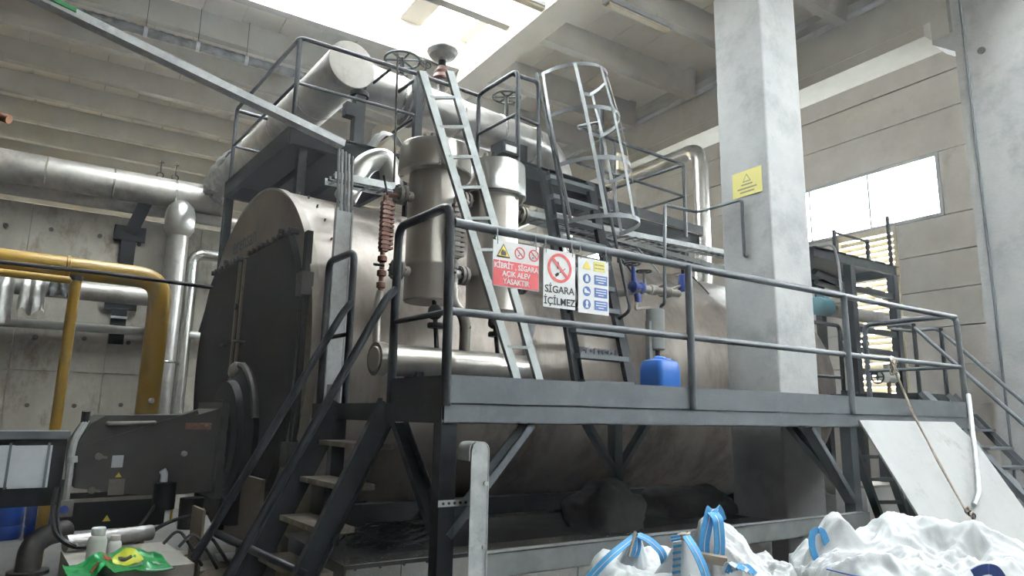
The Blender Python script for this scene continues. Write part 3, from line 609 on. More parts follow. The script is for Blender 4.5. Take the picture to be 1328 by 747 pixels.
for idx, (u_, zb, zn, zt, rb, rt, lb) in enumerate(((2.935, 2.58, 3.705, 3.965, .225, .325, 'upright stainless vessel with drum head behind the railing corner'), (3.585, 2.56, 3.64, 3.96, .235, .305, 'upright stainless vessel with drum head behind the galvanised ladder'))):
    t = thing('level_vessel', lb, 'vessel', B(u_, VV, zb))
    MB().lathe([(.0, 0), (rb*.95, 0), (rb, .012), (rb, .30), (rb+.003, .31), (rb, .32), (rb, zn-zb)], B(u_, VV, zb), Z, 36).build('column', 'stainless', t)
    hh = MB().lathe([(rb, 0), (rt-.01, 0), (rt, .012), (rt-.012, zt-zn-.012), (rt-.02, zt-zn), (rt*.6, zt-zn+.012), (0, zt-zn+.012)], B(u_, VV, zn), Z, 40).build('drum_head', 'stainless' if idx == 0 else 'aluminium_bright', t)
    for a in range(3): MB().cyl(B(u_-.12+.1*a, VV-.02+.04*(a % 2), zt), B(u_-.12+.1*a, VV-.02+.04*(a % 2), zt+.10+.05*(a % 2)), .024, 10).build('probe', 'valve_beige', hh)
    if idx: MB().bspan(u_-.02, u_+.17, VV-.16, VV-.06, zt+.10, zt+.21).build('terminal_box', 'black_paint', hh, smooth=False)
    if idx: MB().bspan(u_+.0, u_+.13, VV-.17, VV-.16, zt+.12, zt+.18).build('display', 'plastic_white', hh, smooth=False)
    # drain valve and pipe under the column into the header
    zc = 2.28; uu = u_-.03 if idx == 0 else u_-.06
    MB().tube([B(uu, 4.80, zb+.02), B(uu, HV, 2.14)], .02, 8).build('drain_pipe', 'black_paint', t)
    dv = MB().lathe([(.03, 0), (.055, .02), (.06, .05), (.055, .09), (.03, .12)], B(uu, 4.78, zb-.16), Z, 12).build('drain_valve', 'iron', t)
    MB().lathe([(.07, 0), (.075, .01), (.075, .03), (.07, .04)], B(uu, 4.75, zb-.235), Z, 14).build('valve_flange', 'black_paint', dv)
    # side nozzles with flanges
    for sd, z_ in ((-1, 3.47), (-1, 2.82), (1, 3.55), (1, 2.86)):
        if idx and sd < 0: continue
        c0 = B(u_+sd*rb*.9, VV, z_); c1 = B(u_+sd*(rb+.10), VV, z_); MB().tube([c0, c1], .045, 12).build('nozzle', 'stainless', t)
        flange(t, c1, U, .085, 'nozzle_flange')
    # level gauge, with toothed body, next to the column
    ug = u_-rb-.24 if idx == 0 else ub(at(586, 300, v=4.68)).x
    vg = VV if idx == 0 else 4.63
    gz0, gz1 = (2.95, 3.38) if idx == 0 else (2.92, 3.40)
    g_ = MB().bspan(ug-.03, ug+.03, vg-.045, vg+.02, gz0, gz1).build('gauge_body', 'copper_red' if idx == 0 else 'valve_beige', t, smooth=False)
    for k in range(11):
        z_ = gz0+.03+k*(gz1-gz0-.06)/10; MB().bspan(ug-.045, ug+.065, vg-.055, vg-.0, z_-.011, z_+.011).build('gauge_clamp', 'copper_red' if idx == 0 else 'flange_steel', g_, smooth=False)
    MB().tube(fillet([B(ug, vg, gz1), B(ug, vg, gz1+.06), B(ug+.20, vg if idx == 0 else vg+.12, gz1+.08)], .03), .022, 8).build('gauge_pipe', 'copper_red' if idx == 0 else 'valve_beige', t)
    MB().tube([B(ug, vg, gz0), B(ug, vg, 2.62)], .022, 8).build('gauge_pipe', 'copper_red' if idx == 0 else 'valve_beige', t)
    for z_ in (gz0-.06, gz0-.18, gz0-.28): MB().lathe([(.022, -.03), (.038, -.02), (.038, .02), (.022, .03)], B(ug, vg, z_), Z, 10).build('gauge_cock', 'copper_red' if idx == 0 else 'valve_beige', t)
    MB().tube([B(ug, vg-.03, gz0-.12), B(ug-.10, vg-.06, gz0-.13)], .012, 6).build('lever', 'black_paint', t)
    MB().tube([B(ug, vg-.03, gz1+.05), B(ug-.06, vg-.06, gz1+.20)], .010, 6).build('lever', 'black_paint', t)
    MB().tube(fillet([B(ug, vg, 2.62), B(ug-.02, vg, 2.5), B(ug-.03, vg-.05, 1.95)], .05) if idx == 0 else [B(ug, vg, 2.74), B(ug, vg, 2.64)], .03 if idx == 0 else .036, 10).build('down_pipe', 'stainless', t)
# drop pipe with an elbow between the vessels, into the header; funnel behind the ladder
dp = thing('drop_pipe', 'bent stainless pipe dropping from the gauge between the vessels into the header', 'pipe', B(3.17, HV, 2.17))
MB().tube(fillet([B(ub(at(586, 300, v=4.68)).x, 4.63, 2.67), B(ub(at(586, 300, v=4.68)).x, 4.63, 2.56), B(3.16, 4.70, 2.44), B(3.17, HV, 2.16)], .10, 7), .045, 14).build('bent_pipe', 'stainless', dp)
MB().lathe([(.052, 0), (.052, .02)], B(3.166, 4.712, 2.36), Z, 16).build('band', 'aluminium_bright', dp)
fn = thing('drain_funnel', 'narrow steel funnel pipe beside the ladder foot', 'funnel', B(3.87, 4.75, 2.16))
MB().lathe([(.03, 0), (.035, .12), (.08, .30), (.085, .34)], B(3.87, 4.75, 2.16), Z, 20).build('cone', 'aluminium', fn)

# ---- galvanised ladder leaning from the walkway up to the upper rail
la = thing('leaning_ladder', 'pale galvanised ladder leaning on the first vessel head', 'ladder', B(3.45, 4.15, DZ))
t0, t1 = at(547, 93, v=4.675), at(583, 93, v=4.675)
b0, b1 = at(668, 486, v=4.2), at(697, 487, v=4.2)
for a, b in ((t0, b0), (t1, b1)):
    d = (b-a); b2 = a+d*((a.z-DZ-.008)/(a.z-b.z)); channel(MB(), a, b2, .032, .075, .004, up=U, open_side=-1).build('stile', 'ladder_grey', la, smooth=False)
for k in range(1, 11):
    f = k/10.4-.01
    p, q = t0.lerp(b0+(b0-t0)*.07, f), t1.lerp(b1+(b1-t1)*.07, f); MB().bar(p, q, .035, .025).build('rung', 'ladder_grey', la, smooth=False)

# ---- black caged ship ladder
cl = thing('caged_ladder', 'black stepped ladder with a grey safety cage up to the upper deck', 'ladder', B(5.1, 5.05, DZ))
def lp(s, z): 
    f = (z-DZ)/(4.6-DZ); return B((4.62 if s < 0 else 5.38)+.34*f, 4.80+1.03*f, z)
for s in (-1, 1): channel(MB(), lp(s, DZ+.02), lp(s, 4.52), .055, .13, .008, up=U, open_side=s).build('stringer', 'steel_black', cl, smooth=False)
k = 0; z = DZ+.27
while z < 4.5:
    a, b = lp(-1, z), lp(1, z); MB().bar(a+U*.02, b-U*.02, .15, .05).build('tread', 'steel_grey', cl, smooth=False); z += .27
hz = lambda z, f=1: (-V*.30)
for s in (-1, 1):
    MB().tube(fillet([lp(s, 2.72)-V*.02, lp(s, 2.80)-V*.22, lp(s, 4.6)-V*.22, lp(s, 5.97)-V*.16], .08), .02, 8).build('handrail', 'steel_black', cl)
hoops = (3.78, 4.52, 5.24, 5.94)
def hp(z, a, dr=0):
    r = {3.78: .40, 4.52: .435, 5.24: .45, 5.94: .43}.get(z, .43)+dr
    c = (lp(-1, z)+lp(1, z))/2; return c-V*.2 + U*(.09+math.cos(a)*r) - V*(math.sin(a)*r*1.45)
for z in hoops:
    def hr(s_): return lp(s_, z)-V*(.22 if z < 4.6 else .22-.06*(z-4.6)/1.37)
    MB().ribbon([hr(1)]+[hp(z, math.pi*(.0+1.0*k/24)) for k in range(25)]+[hr(-1)], Z, .05, .006).build('cage_hoop', 'cage_grey', cl)
for a in (.02, .27, .5, .73, .98):
    MB().ribbon([hp(z, math.pi*a, .008) for z in hoops], [(-U*math.sin(math.pi*a)-V*math.cos(math.pi*a))]*4, .04, .006).build('cage_strap', 'cage_grey', cl)

# ---- three warning signs tied to the top rail
SY = YF-.022
def sign_frame(pxl, pxr, pyt_l, pyb_l, lb):
    a = at(pxl, pyt_l, Y=SY); b = at(pxr, pyt_l, Y=SY); c = at(pxl, pyb_l, Y=SY); return a.x, b.x, c.z
def disc(o, r, name, mt, parent, t=.0015, n=28, off=0):
    o = Vector(o)-Y*off; return MB().lathe([(r, 0), (r, t)], o, -Y, n).build(name, mt, parent)
def ring(o, r0, r1, name, mt, parent, off=0):
    o = Vector(o)-Y*off; return MB().lathe([(r0, 0), (r0, .002), (r1, .002), (r1, 0), (r0, 0)], o, -Y, 32, cap=False).build(name, mt, parent)
def slab(x0, x1, z0, z1, name, mt, parent, off=.001, t=.0015): return MB().span((x0, SY-off-t, z0), (x1, SY-off, z1)).build(name, mt, parent, smooth=False)
def tri(cx, z0, wd, h, name, mt, parent, off=.001): return MB().prism([(cx-wd/2, SY-off, z0), (cx+wd/2, SY-off, z0), (cx, SY-off, z0+h)], (0, -.0015, 0)).build(name, mt, parent, smooth=False)
def slash(c, r, wd, parent, mt='sign_red', off=.004):
    d = Vector((.7, 0, -.7)); MB().bar(Vector(c)-Y*off-d*r, Vector(c)-Y*off+d*r, .0015, wd, up=Vector((.7, 0, .7))).build('bar', mt, parent, smooth=False)
def cigarette(c, s, parent, off=.002):
    d = Vector((.72, 0, .5)).normalized(); c = Vector(c)-Y*off; p = c-d*s*.5-Z*s*.35
    MB().bar(p, p+d*s*.35, .001, s*.22, up=Vector((-.5, 0, .72))).build('cigarette_butt', 'sign_black', parent, smooth=False)
    MB().bar(p+d*s*.36, p+d*s*1.15, .001, s*.05, up=Vector((-.5, 0, .72))).build('cigarette', 'sign_black', parent, smooth=False)
    MB().tube([c+Vector((s*a, 0, s*b)) for a, b in ((-.15, -.1), (-.25, .15), (-.1, .3), (-.2, .5))], s*.03, 5).build('smoke', 'sign_black', parent)
# sign one: fire, no flames
x0, x1, z0, z1 = at(639, 338, Y=SY).x, at(699, 338, Y=SY).x, 2.425, 2.715
s1 = thing('warning_sign', 'white and red no matches or open flame sign on the railing', 'sign', ((x0+x1)/2, SY, z0))
MB().span((x0, SY, z0), (x1, SY+.003, z1)).build('panel', 'sign_white', s1, smooth=False)
wd = x1-x0
slab(x0+.004, x1-.004, z0+.006, z0+.165, 'red_field', 'sign_red', s1)
for k, tx in enumerate(('KİBRİT , SİGARA', 'AÇIK ALEV', 'YASAKTIR')): text_part(tx, .047, ((x0+x1)/2, SY-.004, z0+.117-k*.048), X, Z, 'lettering', 'sign_white', s1, bold=.0012, depth=.0006, sx=.92)
tri(x0+.075, z0+.185, .10, .088, 'triangle_border', 'sign_black', s1); tri(x0+.075, z0+.192, .082, .07, 'triangle', 'sign_yellow', s1, off=.0028)
MB().prism([(x0+.075+a, SY-.0046, z0+.197+b) for a, b in ((-.016, 0), (.016, 0), (.02, .015), (.008, .036), (.004, .022), (-.006, .04), (-.02, .018))], (0, -.001, 0)).build('flame', 'sign_black', s1, smooth=False)
for cx in (x0+wd*.57, x0+wd*.88):
    c = (cx, SY, z0+.228); ring(c, .032, .039, 'ring', 'sign_red', s1, off=.001); slash(c, .034, .007, s1); cigarette(c, .03, s1)
# sign two: no smoking
x0, x1, z0, z1 = at(705, 338, Y=SY).x, at(746, 338, Y=SY).x, 2.335, 2.715
s2 = thing('warning_sign', 'white no smoking sign with a big red ring on the railing', 'sign', ((x0+x1)/2, SY, z0))
MB().span((x0, SY, z0), (x1, SY+.003, z1)).build('panel', 'sign_white', s2, smooth=False)
cx = (x0+x1)/2; c = (cx, SY, z0+.265); ring(c, .079, .097, 'ring', 'sign_red', s2, off=.001); slash(c, .088, .017, s2); cigarette(c, .085, s2)
for k, tx in enumerate(('SİGARA', 'İÇİLMEZ')): text_part(tx, .066, (cx, SY-.002, z0+.098-k*.078), X, Z, 'lettering', 'sign_black', s2, bold=.0008, depth=.0006, sx=1.02 if k == 0 else .96)
# sign three: mandatory equipment
x0, x1, z0, z1 = at(750, 345, Y=SY).x, at(789, 345, Y=SY).x, 2.325, 2.70
s3 = thing('warning_sign', 'white sign with yellow triangle and blue equipment circles on the railing', 'sign', ((x0+x1)/2, SY, z0))
MB().span((x0, SY, z0), (x1, SY+.003, z1)).build('panel', 'sign_white', s3, smooth=False)
wd = x1-x0; cx = x0+wd*.27; rx0, rx1 = x0+wd*.52, x0+wd*.95
tri(cx, z0+.30, .07, .062, 'triangle', 'sign_yellow', s3); slab(rx0-.006, rx1-.02, z0+.295, z0+.362, 'yellow_field', 'sign_yellow_pale', s3)
for j in (0, 1): slab(rx0+.004, rx1-.03, z0+.312+j*.024, z0+.319+j*.024, 'print_line', 'sign_grey', s3, off=.0028, t=.0006)
for k in range(3):
    zc = z0+.235-k*.087; disc((cx, SY, zc), .033, 'blue_disc', 'sign_blue', s3, off=.001)
    if k == 0: MB().prism([(cx+a, SY-.003, zc+b) for a, b in ((-.012, -.022), (.012, -.022), (.014, .0), (.006, .022), (-.006, .022), (-.014, 0))], (0, -.0008, 0)).build('glove', 'sign_white', s3, smooth=False)
    if k == 1: MB().prism([(cx+a, SY-.003, zc+b) for a, b in ((-.022, -.012), (.024, -.012), (.022, -.002), (.0, .006), (-.006, .018), (-.022, .018))], (0, -.0008, 0)).build('boot', 'sign_white', s3, smooth=False)
    if k == 2: MB().prism([(cx+a, SY-.003, zc+b) for a, b in ((-.013, -.024), (.013, -.024), (.007, -.004), (.012, .008), (.006, .024), (-.006, .024), (-.012, .008), (-.007, -.004))], (0, -.0008, 0)).build('worker', 'sign_white', s3, smooth=False)
    slab(rx0, rx1, zc-.032, zc+.032, 'blue_field', 'sign_blue', s3)
    for j in range(3): slab(rx0+.012+(.02 if j == 2 else 0), rx1-.012-(.02 if j == 2 else 0), zc+.014-j*.017, zc+.020-j*.017, 'print_line', 'sign_white', s3, off=.0028, t=.0006)
for s_, (a, b) in ((s1, (645, 695)), (s2, (708, 742)), (s3, (753, 786))):
    for px in (a, b):
        xx = at(px, 320, Y=SY).x; mb = MB().tube([(xx, YF+.01+.029*math.cos(q), RZ-.012+.034*math.sin(q)) for q in [2*math.pi*k/14 for k in range(15)]], .004, 5, cap=False)
        mb.tube([(xx, SY-.003, RZ-.03), (xx, SY-.004, 2.69)], .003, 5); mb.build('cable_tie', 'cage_grey', s_)
# yellow sign on the column
cxf = 6.44
ys0 = at(950, 240, X=cxf-.005); ys1 = at(988, 236, X=cxf-.005); zt_ = at(968, 221, X=cxf).z; zb_ = at(968, 254, X=cxf).z
s4 = thing('warning_sign', 'yellow warning sign with a triangle fixed to the concrete column', 'sign', (cxf, (ys0.y+ys1.y)/2, zb_))
MB().span((cxf-.006, ys1.y, zb_), (cxf-.001, ys0.y, zt_)).build('panel', 'sign_yellow_pale', s4, smooth=False)
yc = (ys0.y+ys1.y)/2; hh = zt_-zb_
def yt(y0, z0, w_, h_, mt, off, name): return MB().prism([(cxf-.006-off, y0-w_/2, z0), (cxf-.006-off, y0+w_/2, z0), (cxf-.006-off, y0, z0+h_)], (-.001, 0, 0)).build(name, mt, s4, smooth=False)
yt(yc, zb_+hh*.55, .12, .10, 'sign_grey', 0, 'triangle_border'); yt(yc, zb_+hh*.55+.012, .085, .07, 'sign_yellow_pale', .0012, 'triangle')
for k, (w_, z_) in enumerate(((.16, .42), (.27, .27), (.20, .13))): MB().span((cxf-.008, yc-w_/2, zb_+hh*z_), (cxf-.006, yc+w_/2, zb_+hh*z_+.018)).build('print_line', 'sign_grey', s4, smooth=False)

# ---- blue jerrycan
jp = B(ub(at(856, 480, v=3.9)).x, 3.9, DZ+.002); jc = thing('jerrycan', 'bright blue plastic jerrycan standing on the walkway', 'jerrycan', jp)
prof = [(.0, .0), (.9, .0), (1, .03), (1, .27), (.97, .31), (.86, .345), (.55, .36), (0, .36)]
mb = MB(); vs = []; fs = []; N = 32
for r_, h_ in prof:
    for k in range(N):
        q = 2*math.pi*k/N; e = .35; cu, sv = math.cos(q), math.sin(q); vs.append(jp+U*(math.copysign(abs(cu)**e, cu)*.155*r_)+V*(math.copysign(abs(sv)**e, sv)*.125*r_)+Z*h_*1.22)
for i in range(len(prof)-1):
    for k in range(N): fs.append((i*N+k, i*N+(k+1) % N, (i+1)*N+(k+1) % N, (i+1)*N+k))
mb.add(vs, fs).build('body', 'plastic_blue', jc)
MB().tube(fillet([jp+Z*.43-U*.07, jp+Z*.455-U*.05, jp+Z*.455+U*.05, jp+Z*.43+U*.07], .02), .014, 8).build('handle', 'plastic_blue', jc)
MB().cyl(jp+U*.11+Z*.425, jp+U*.11+Z*.455, .028, 12).build('cap', 'plastic_white', jc)

# ---- sample cooler with valves in front of the shell
VS = 5.1
sc_ = thing('sample_cooler', 'grey cylinder sample cooler on a bracket with valves above', 'cooler', B(6.05, VS, DZ))
pc = at(850, 430, v=VS); pcu = ub(pc).x; pz1 = at(850, 401, v=VS).z; pz0 = at(850, 454, v=VS).z
MB().lathe([(.09, 0), (.105, .01), (.105, pz1-pz0-.01), (.09, pz1-pz0)], B(pcu, VS, pz0), Z, 20).build('cylinder', 'cooler_grey', sc_)
MB().bspan(pcu-.14, pcu-.09, VS-.03, VS+.03, DZ, pz1-.15).build('bracket_post', 'cooler_grey', sc_, smooth=False)
MB().tube([B(pcu+.03, VS, pz0), B(pcu+.03, VS, DZ)], .028, 8).build('drain_leg', 'iron', sc_)
va = thing('valve_group', 'blue and beige valve group with handwheels in front of the boiler shell', 'valve', B(5.95, VS, 2.62))
def av(px, py): return at(px, py, v=VS)
MB().tube(fillet([av(822, 377)+V*.42, av(822, 377), av(830, 374), av(858, 378), av(880, 381)], .05), .045, 10).build('pipe_run', 'valve_beige', va)
MB().lathe([(.03, -.10), (.07, -.08), (.07, -.06), (.05, -.04), (.05, .04), (.07, .06), (.07, .08), (.03, .10)], av(826, 373), U, 16).build('gate_valve', 'valve_blue', va)
MB().tube([av(826, 376), av(822, 362), av(821, 346)], [.05, .03, .022], 10).build('bonnet', 'valve_blue', va)
handwheel(va, av(820, 342), Z, .09, .012, 'iron')
MB().tube([av(826, 380), av(828, 392)], .04, 10).build('strainer', 'valve_blue', va)
MB().lathe([(.03, -.07), (.06, -.05), (.06, .05), (.03, .07)], av(846, 376), U, 14).build('globe_valve', 'valve_beige', va)
MB().tube([av(836, 372), av(835, 354)], .018, 8).build('stem', 'flange_steel', va)
handwheel(va, av(835, 352), Z, .085, .011, 'iron')
MB().lathe([(.05, -.06), (.075, -.05), (.075, -.03), (.055, .0), (.075, .03), (.075, .05), (.05, .06)], av(862, 378), U, 14).build('check_valve', 'flange_steel', va)
MB().tube(fillet([av(826, 392), av(824, 401), av(842, 399)], .03), .018, 8).build('drain_pipe', 'valve_beige', va)
MB().tube([av(868, 376), av(884, 370)], .018, 8).build('branch', 'valve_beige', va)
MB().lathe([(.035, 0), (.05, .01), (.05, .20), (.035, .21)], av(885, 378)-Z*.0, Z, 14).build('pressure_switch', 'valve_blue', va)
# thin steam sample line running up and over to the column
kx = at(962, 259, X=6.40); kz = at(965, 332, X=6.40).z
sl = MB().tube(fillet([B(pcu+.05, VS-.05, pz1-.01), B(pcu+.05, VS-.05, pz1+.04), at(862, 394, v=VS-.13), at(862, 266, v=VS-.13), at(904, 275, v=VS-.1), kx, Vector((6.40, kx.y, kz)), Vector((6.45, kx.y, kz))], .05), .02, 8)
tag(sl.build('sample_line', 'steel_rail'), 'thin grey pipe rising from the valves and bending over to the column', 'pipe')

# ================================================================== ON TOP OF THE BOILER
UZ = 4.6; UR = 5.65; UM = 5.12
ud = thing('upper_deck', 'black steel service deck with railings on top of the boiler', 'platform', B(5.5, 7.6, UZ))
MB().bspan(2.27, 3.75, 6.74, 9.05, UZ-.012, UZ).build('deck_plate', 'black_paint', ud, smooth=False)
MB().bspan(3.75, 9.0, 6.6, 7.0, UZ-.012, UZ).build('deck_plate', 'black_paint', ud, smooth=False)
MB().bspan(4.62, 6.2, 5.98, 6.6, UZ-.012, UZ).build('deck_plate', 'black_paint', ud, smooth=False)
for p, q in ((B(2.25, 6.72, UZ-.10), B(9.0, 6.58, UZ-.10)), (B(2.25, 9.07, UZ-.10), B(4.2, 9.07, UZ-.10)), (B(2.25, 6.72, UZ-.10), B(2.25, 9.07, UZ-.10)), (B(3.75, 6.72, UZ-.10), B(3.75, 9.07, UZ-.10)), (B(4.6, 5.97, UZ-.08), B(6.22, 5.97, UZ-.08)), (B(4.6, 5.97, UZ-.08), B(4.6, 6.6, UZ-.08)), (B(6.22, 5.97, UZ-.08), B(6.22, 6.6, UZ-.08)), (B(9.0, 6.58, UZ-.1), B(9.0, 8.4, UZ-.1))):
    channel(MB(), p, q, .07, .20, .01).build('edge_beam', 'black_paint', ud, smooth=False)
for u_ in (2.75, 3.25): MB().bar(B(u_, 6.75, UZ-.07), B(u_, 9.05, UZ-.07), .06, .10).build('joist', 'black_paint', ud, smooth=False)
for p in (B(2.3, 9.14, 0), ): MB().box(p+Z*2.25, (.10, .10, 4.5), (U, V, Z)).build('leg', 'black_paint', ud, smooth=False)
for u_, v_ in ((2.4, 6.8), (3.7, 6.8), (5.2, 6.75), (7.0, 6.75), (8.8, 6.75)):
    zb = BZ+math.sqrt(max(0, BR**2-(v_-BV)**2))-.06; MB().box(B(u_, v_, (zb+UZ-.2)/2), (.09, .09, UZ-.2-zb), (U, V, Z)).build('stub_leg', 'black_paint', ud, smooth=False)
def rail(pts, r=.024, name='rail', rad=.08, mt='steel_upper'): return MB().tube(fillet([B(*p) for p in pts], rad), r, 10).build(name, mt, ud)
rail([(2.27, 9.05, UZ), (2.27, 9.05, UR), (2.27, 6.76, UR), (3.69, 6.64, UR), (4.55, 6.62, UR)], name='top_rail')
rail([(2.27, 9.05, UR-.02), (2.69, 9.05, UR-.02)], name='top_rail'); rail([(2.27, 9.05, UM), (3.7, 9.05, UM)], .018, 'mid_rail')
rail([(2.27, 9.05, UM), (2.27, 6.76, UM)], .018, 'mid_rail'); rail([(2.27, 6.76, UM), (3.69, 6.64, UM)], .018, 'mid_rail')
rail([(3.69, 6.64, UR-.02), (3.69, 7.15, UR-.02)], name='top_rail'); rail([(3.69, 6.64, UM), (3.69, 8.3, UM)], .018, 'mid_rail')
rail([(2.27, 6.76, UZ), (2.27, 6.76, UR-.03)], .026, 'rail_post'); MB().bar(B(3.69, 6.64, UZ-.1), B(3.69, 6.64, UR+.02), .09, .09).build('rail_post', 'steel_black', ud, smooth=False)
rail([(4.55, 6.62, UZ), (4.55, 6.62, UR+.02), (4.55, 5.82, UR+.02), (4.57, 5.82, UZ-.3)], .028, 'landing_loop', .1)
rail([(4.55, 6.62, UM), (4.55, 5.82, UM)], .02, 'mid_rail'); rail([(4.55, 5.9, UR-.0), (4.9, 5.86, UR+.0), (4.93, 5.86, UZ-.1)], .028, 'landing_loop', .07); rail([(4.55, 5.84, UM-.02), (4.9, 5.86, UM-.02)], .02, 'mid_rail')
rail([(6.15, 6.02, UZ-.1), (6.15, 6.02, UR+.12)], .034, 'rail_post')
rail([(6.15, 6.02, UR-.1), (6.15, 6.5, UR), (8.45, 6.45, UR)], .026, 'top_rail'); rail([(6.15, 6.5, UM), (8.45, 6.45, UM)], .02, 'mid_rail')
for u_ in (6.9,): rail([(u_, 6.5, UZ-.1), (u_, 6.5, UR)], .026, 'rail_post')
rail([(8.45, 6.45, UR+.01), (8.45, 6.45, UZ-.15)], .028, 'rail_post'); rail([(8.45, 6.45, UR), (8.45, 8.2, UR)], .026, 'top_rail'); rail([(8.45, 6.45, UM), (8.45, 8.2, UM)], .02, 'mid_rail')
MB().bspan(4.0, 9.0, 6.52, 6.54, UZ, UZ+.14).build('toe_board', 'steel_black', ud, smooth=False)

def pipe_thing(name, label, pts, r, mt, cat='pipe', rad=.2, seg=18, bands=None, bandmat='aluminium_bright'):
    p = fillet(pts, rad, 8) if len(pts) > 2 else [Vector(q) for q in pts]
    if not bands: return tag(MB().tube(p, r, seg).build(name, mt), label, cat)
    t = thing(name, label, cat, p[0]); MB().tube(p, r, seg).build('pipe', mt, t)
    for b in bands:
        a, d = b; MB().lathe([(r, -.015), (r+.006, -.012), (r+.006, .012), (r, .015)], a, d, seg).build('band', bandmat, t)
    return t
# big insulated duct running back to the partition wall
d0, d1 = B(2.98, 6.98, 5.68), B(2.93, 12.35, 5.50)
pipe_thing('insulated_duct', 'wide beige insulated duct with a closed end above the front deck', [d0, d1], .285, 'aluminium_dull', 'duct', seg=32, bands=[(d0.lerp(d1, f), d1-d0) for f in (.003, .2, .4, .6, .8, .99)], bandmat='aluminium_dull')
# steam main along the boiler with flange and valves
sm = thing('steam_main', 'fat insulated steam pipe running along the top of the boiler', 'pipe', B(4.7, 7.35, UZ))
a0, a1 = B(3.27, 7.4, 5.70), B(6.25, 7.4, 5.62)
MB().tube(fillet([a0, a1, B(6.55, 7.4, 5.3), B(6.55, 7.4, 3.93)], .3, 8), .27, 28).build('pipe', 'aluminium', sm)
for f in (.18, .48, .72, .93): MB().lathe([(.27, -.02), (.278, -.015), (.278, .015), (.27, .02)], a0.lerp(a1, f), a1-a0, 28).build('band', 'aluminium_bright', sm)
flange(sm, a0.lerp(a1, .22), a1-a0, .34, 'main_flange'); flange(sm, a0.lerp(a1, .25), a1-a0, .34, 'main_flange')
for px, py, lb, rr_ in ((522, 78, 'black handwheel valve standing on the steam main near the safety valve', .23), (657, 126, 'dark handwheel valve on the steam main above the second vessel', .20)):
    c0 = at(px, py, v=7.4); zm = 5.70-.08*(ub(c0).x-3.27)/2.98+.262; t = thing('stop_valve', lb, 'valve', Vector((c0.x, c0.y, zm)))
    handwheel(t, c0, Z, rr_, .016, 'black_paint', spokes=6); MB().tube([c0, Vector((c0.x, c0.y, zm+.03))], .03, 8).build('stem', 'iron', t)
    MB().lathe([(.10, 0), (.10, .04), (.05, .07)], Vector((c0.x, c0.y, zm-.012)), Z, 14).build('bonnet', 'iron', t)
c0 = at(552, 83, v=7.4); t = thing('pilot_valve', 'small handwheel valve beside the safety valve', 'valve', Vector((c0.x, c0.y, 5.9)))
handwheel(t, c0, (Z+U*.4).normalized(), .075, .009, 'iron'); MB().tube([c0, Vector((c0.x, c0.y, 5.92))], .016, 8).build('stem', 'iron', t)
c0 = at(574, 68, v=7.4); t = thing('safety_valve', 'safety valve with a round mushroom cap and red body', 'valve', Vector((c0.x, c0.y, 5.9)))
MB().lathe([(.05, -.14), (.07, -.10), (.18, -.06), (.215, .0), (.21, .025), (.15, .07), (.0, .095)], c0, Z, 32).build('mushroom_cap', 'flange_steel', t)
MB().lathe([(.055, -.30), (.055, -.12)], c0, Z, 14).build('spindle_housing', 'black_paint', t)
MB().lathe([(.12, -.42), (.13, -.40), (.10, -.34), (.11, -.30), (.07, -.26), (.06, -.22)], c0, Z, 16).build('body', 'copper_red', t)
MB().tube([Vector((c0.x, c0.y, c0.z-.4)), Vector((c0.x, c0.y, 5.91))], .06, 12).build('inlet', 'flange_steel', t)
MB().tube([c0-Z*.22, c0-Z*.19-U*.30], .012, 6).build('lever', 'iron', t)
# pipe support frame
q = at(466, 124, v=6.9); q.z = min(q.z, 5.33); ps_ = thing('pipe_support', 'black steel post with a flat head behind the railing', 'post', Vector((q.x, q.y, UZ)))
MB().box(Vector((q.x, q.y, (q.z+UZ+.002)/2)), (.12, .12, q.z-UZ-.002), (U, V, Z)).build('post', 'steel_black', ps_, smooth=False)
MB().cyl(q-Z*.02, q+Z*.035, .11, 16).build('head', 'steel_black', ps_)
MB().box(q-Z*.22-U*.10, (.14, .12, .16), (U, V, Z)).build('bracket', 'steel_black', ps_, smooth=False)
# elbow stub on the shell in front of the deck
ea = [at(448, 246, v=6.44), at(474, 210, v=6.44), at(503, 204, v=6.40), at(511, 246, v=6.36)]
pipe_thing('elbow_stub', 'silver elbow pipe curving up over the boiler shoulder', [ea[0]-Z*.1, ea[1], ea[2], ea[3]-Z*.05], .12, 'aluminium', rad=.2)
# crumpled insulation sheet on the deck edge
tag(MB().sheet(lambda i, j: B(3.22+.40*i, 6.80+.22*j, 4.62+.26*math.sin(i*2.6)+.05*noise.noise(Vector((i*5, j*5, 2)))+.10*j), 14, 10).build('insulation_sheet', 'plastic_white'), 'bright white insulation sheet lying behind the first vessel', 'sheet')
# boxes between pipes
for p, s_, lb, mt_ in ((at(805, 212, v=6.75), (.22, .10, .26), 'cream junction box mounted on the upper railing', 'lamp_cover'), (at(660, 205, v=6.9), (.4, .3, .35), 'dark grey electrical box behind the second vessel', 'black_paint')):
    bx_ = thing('junction_box', lb, 'box', p-Z*s_[2]/2); MB().box(p, s_, (U, V, Z)).build('body', mt_, bx_, smooth=False); MB().box(p-V*(s_[1]/2+.004), (s_[0]*.9, .01, s_[2]*.9), (U, V, Z)).build('lid', mt_, bx_, smooth=False)
# thin rods and conduits at the front deck
pipe_thing('thin_conduit', 'thin dark conduit rod rising in front of the upper railing', [at(511, 236, v=6.17), at(516, 70, v=6.17)], .012, 'iron', seg=8)
pipe_thing('thin_conduit', 'short thin dark pipe from the upper railing to the steam main', [B(3.34, 6.72, UR-.02), B(3.34, 7.15, UR-.02)], .018, 'iron', seg=8)

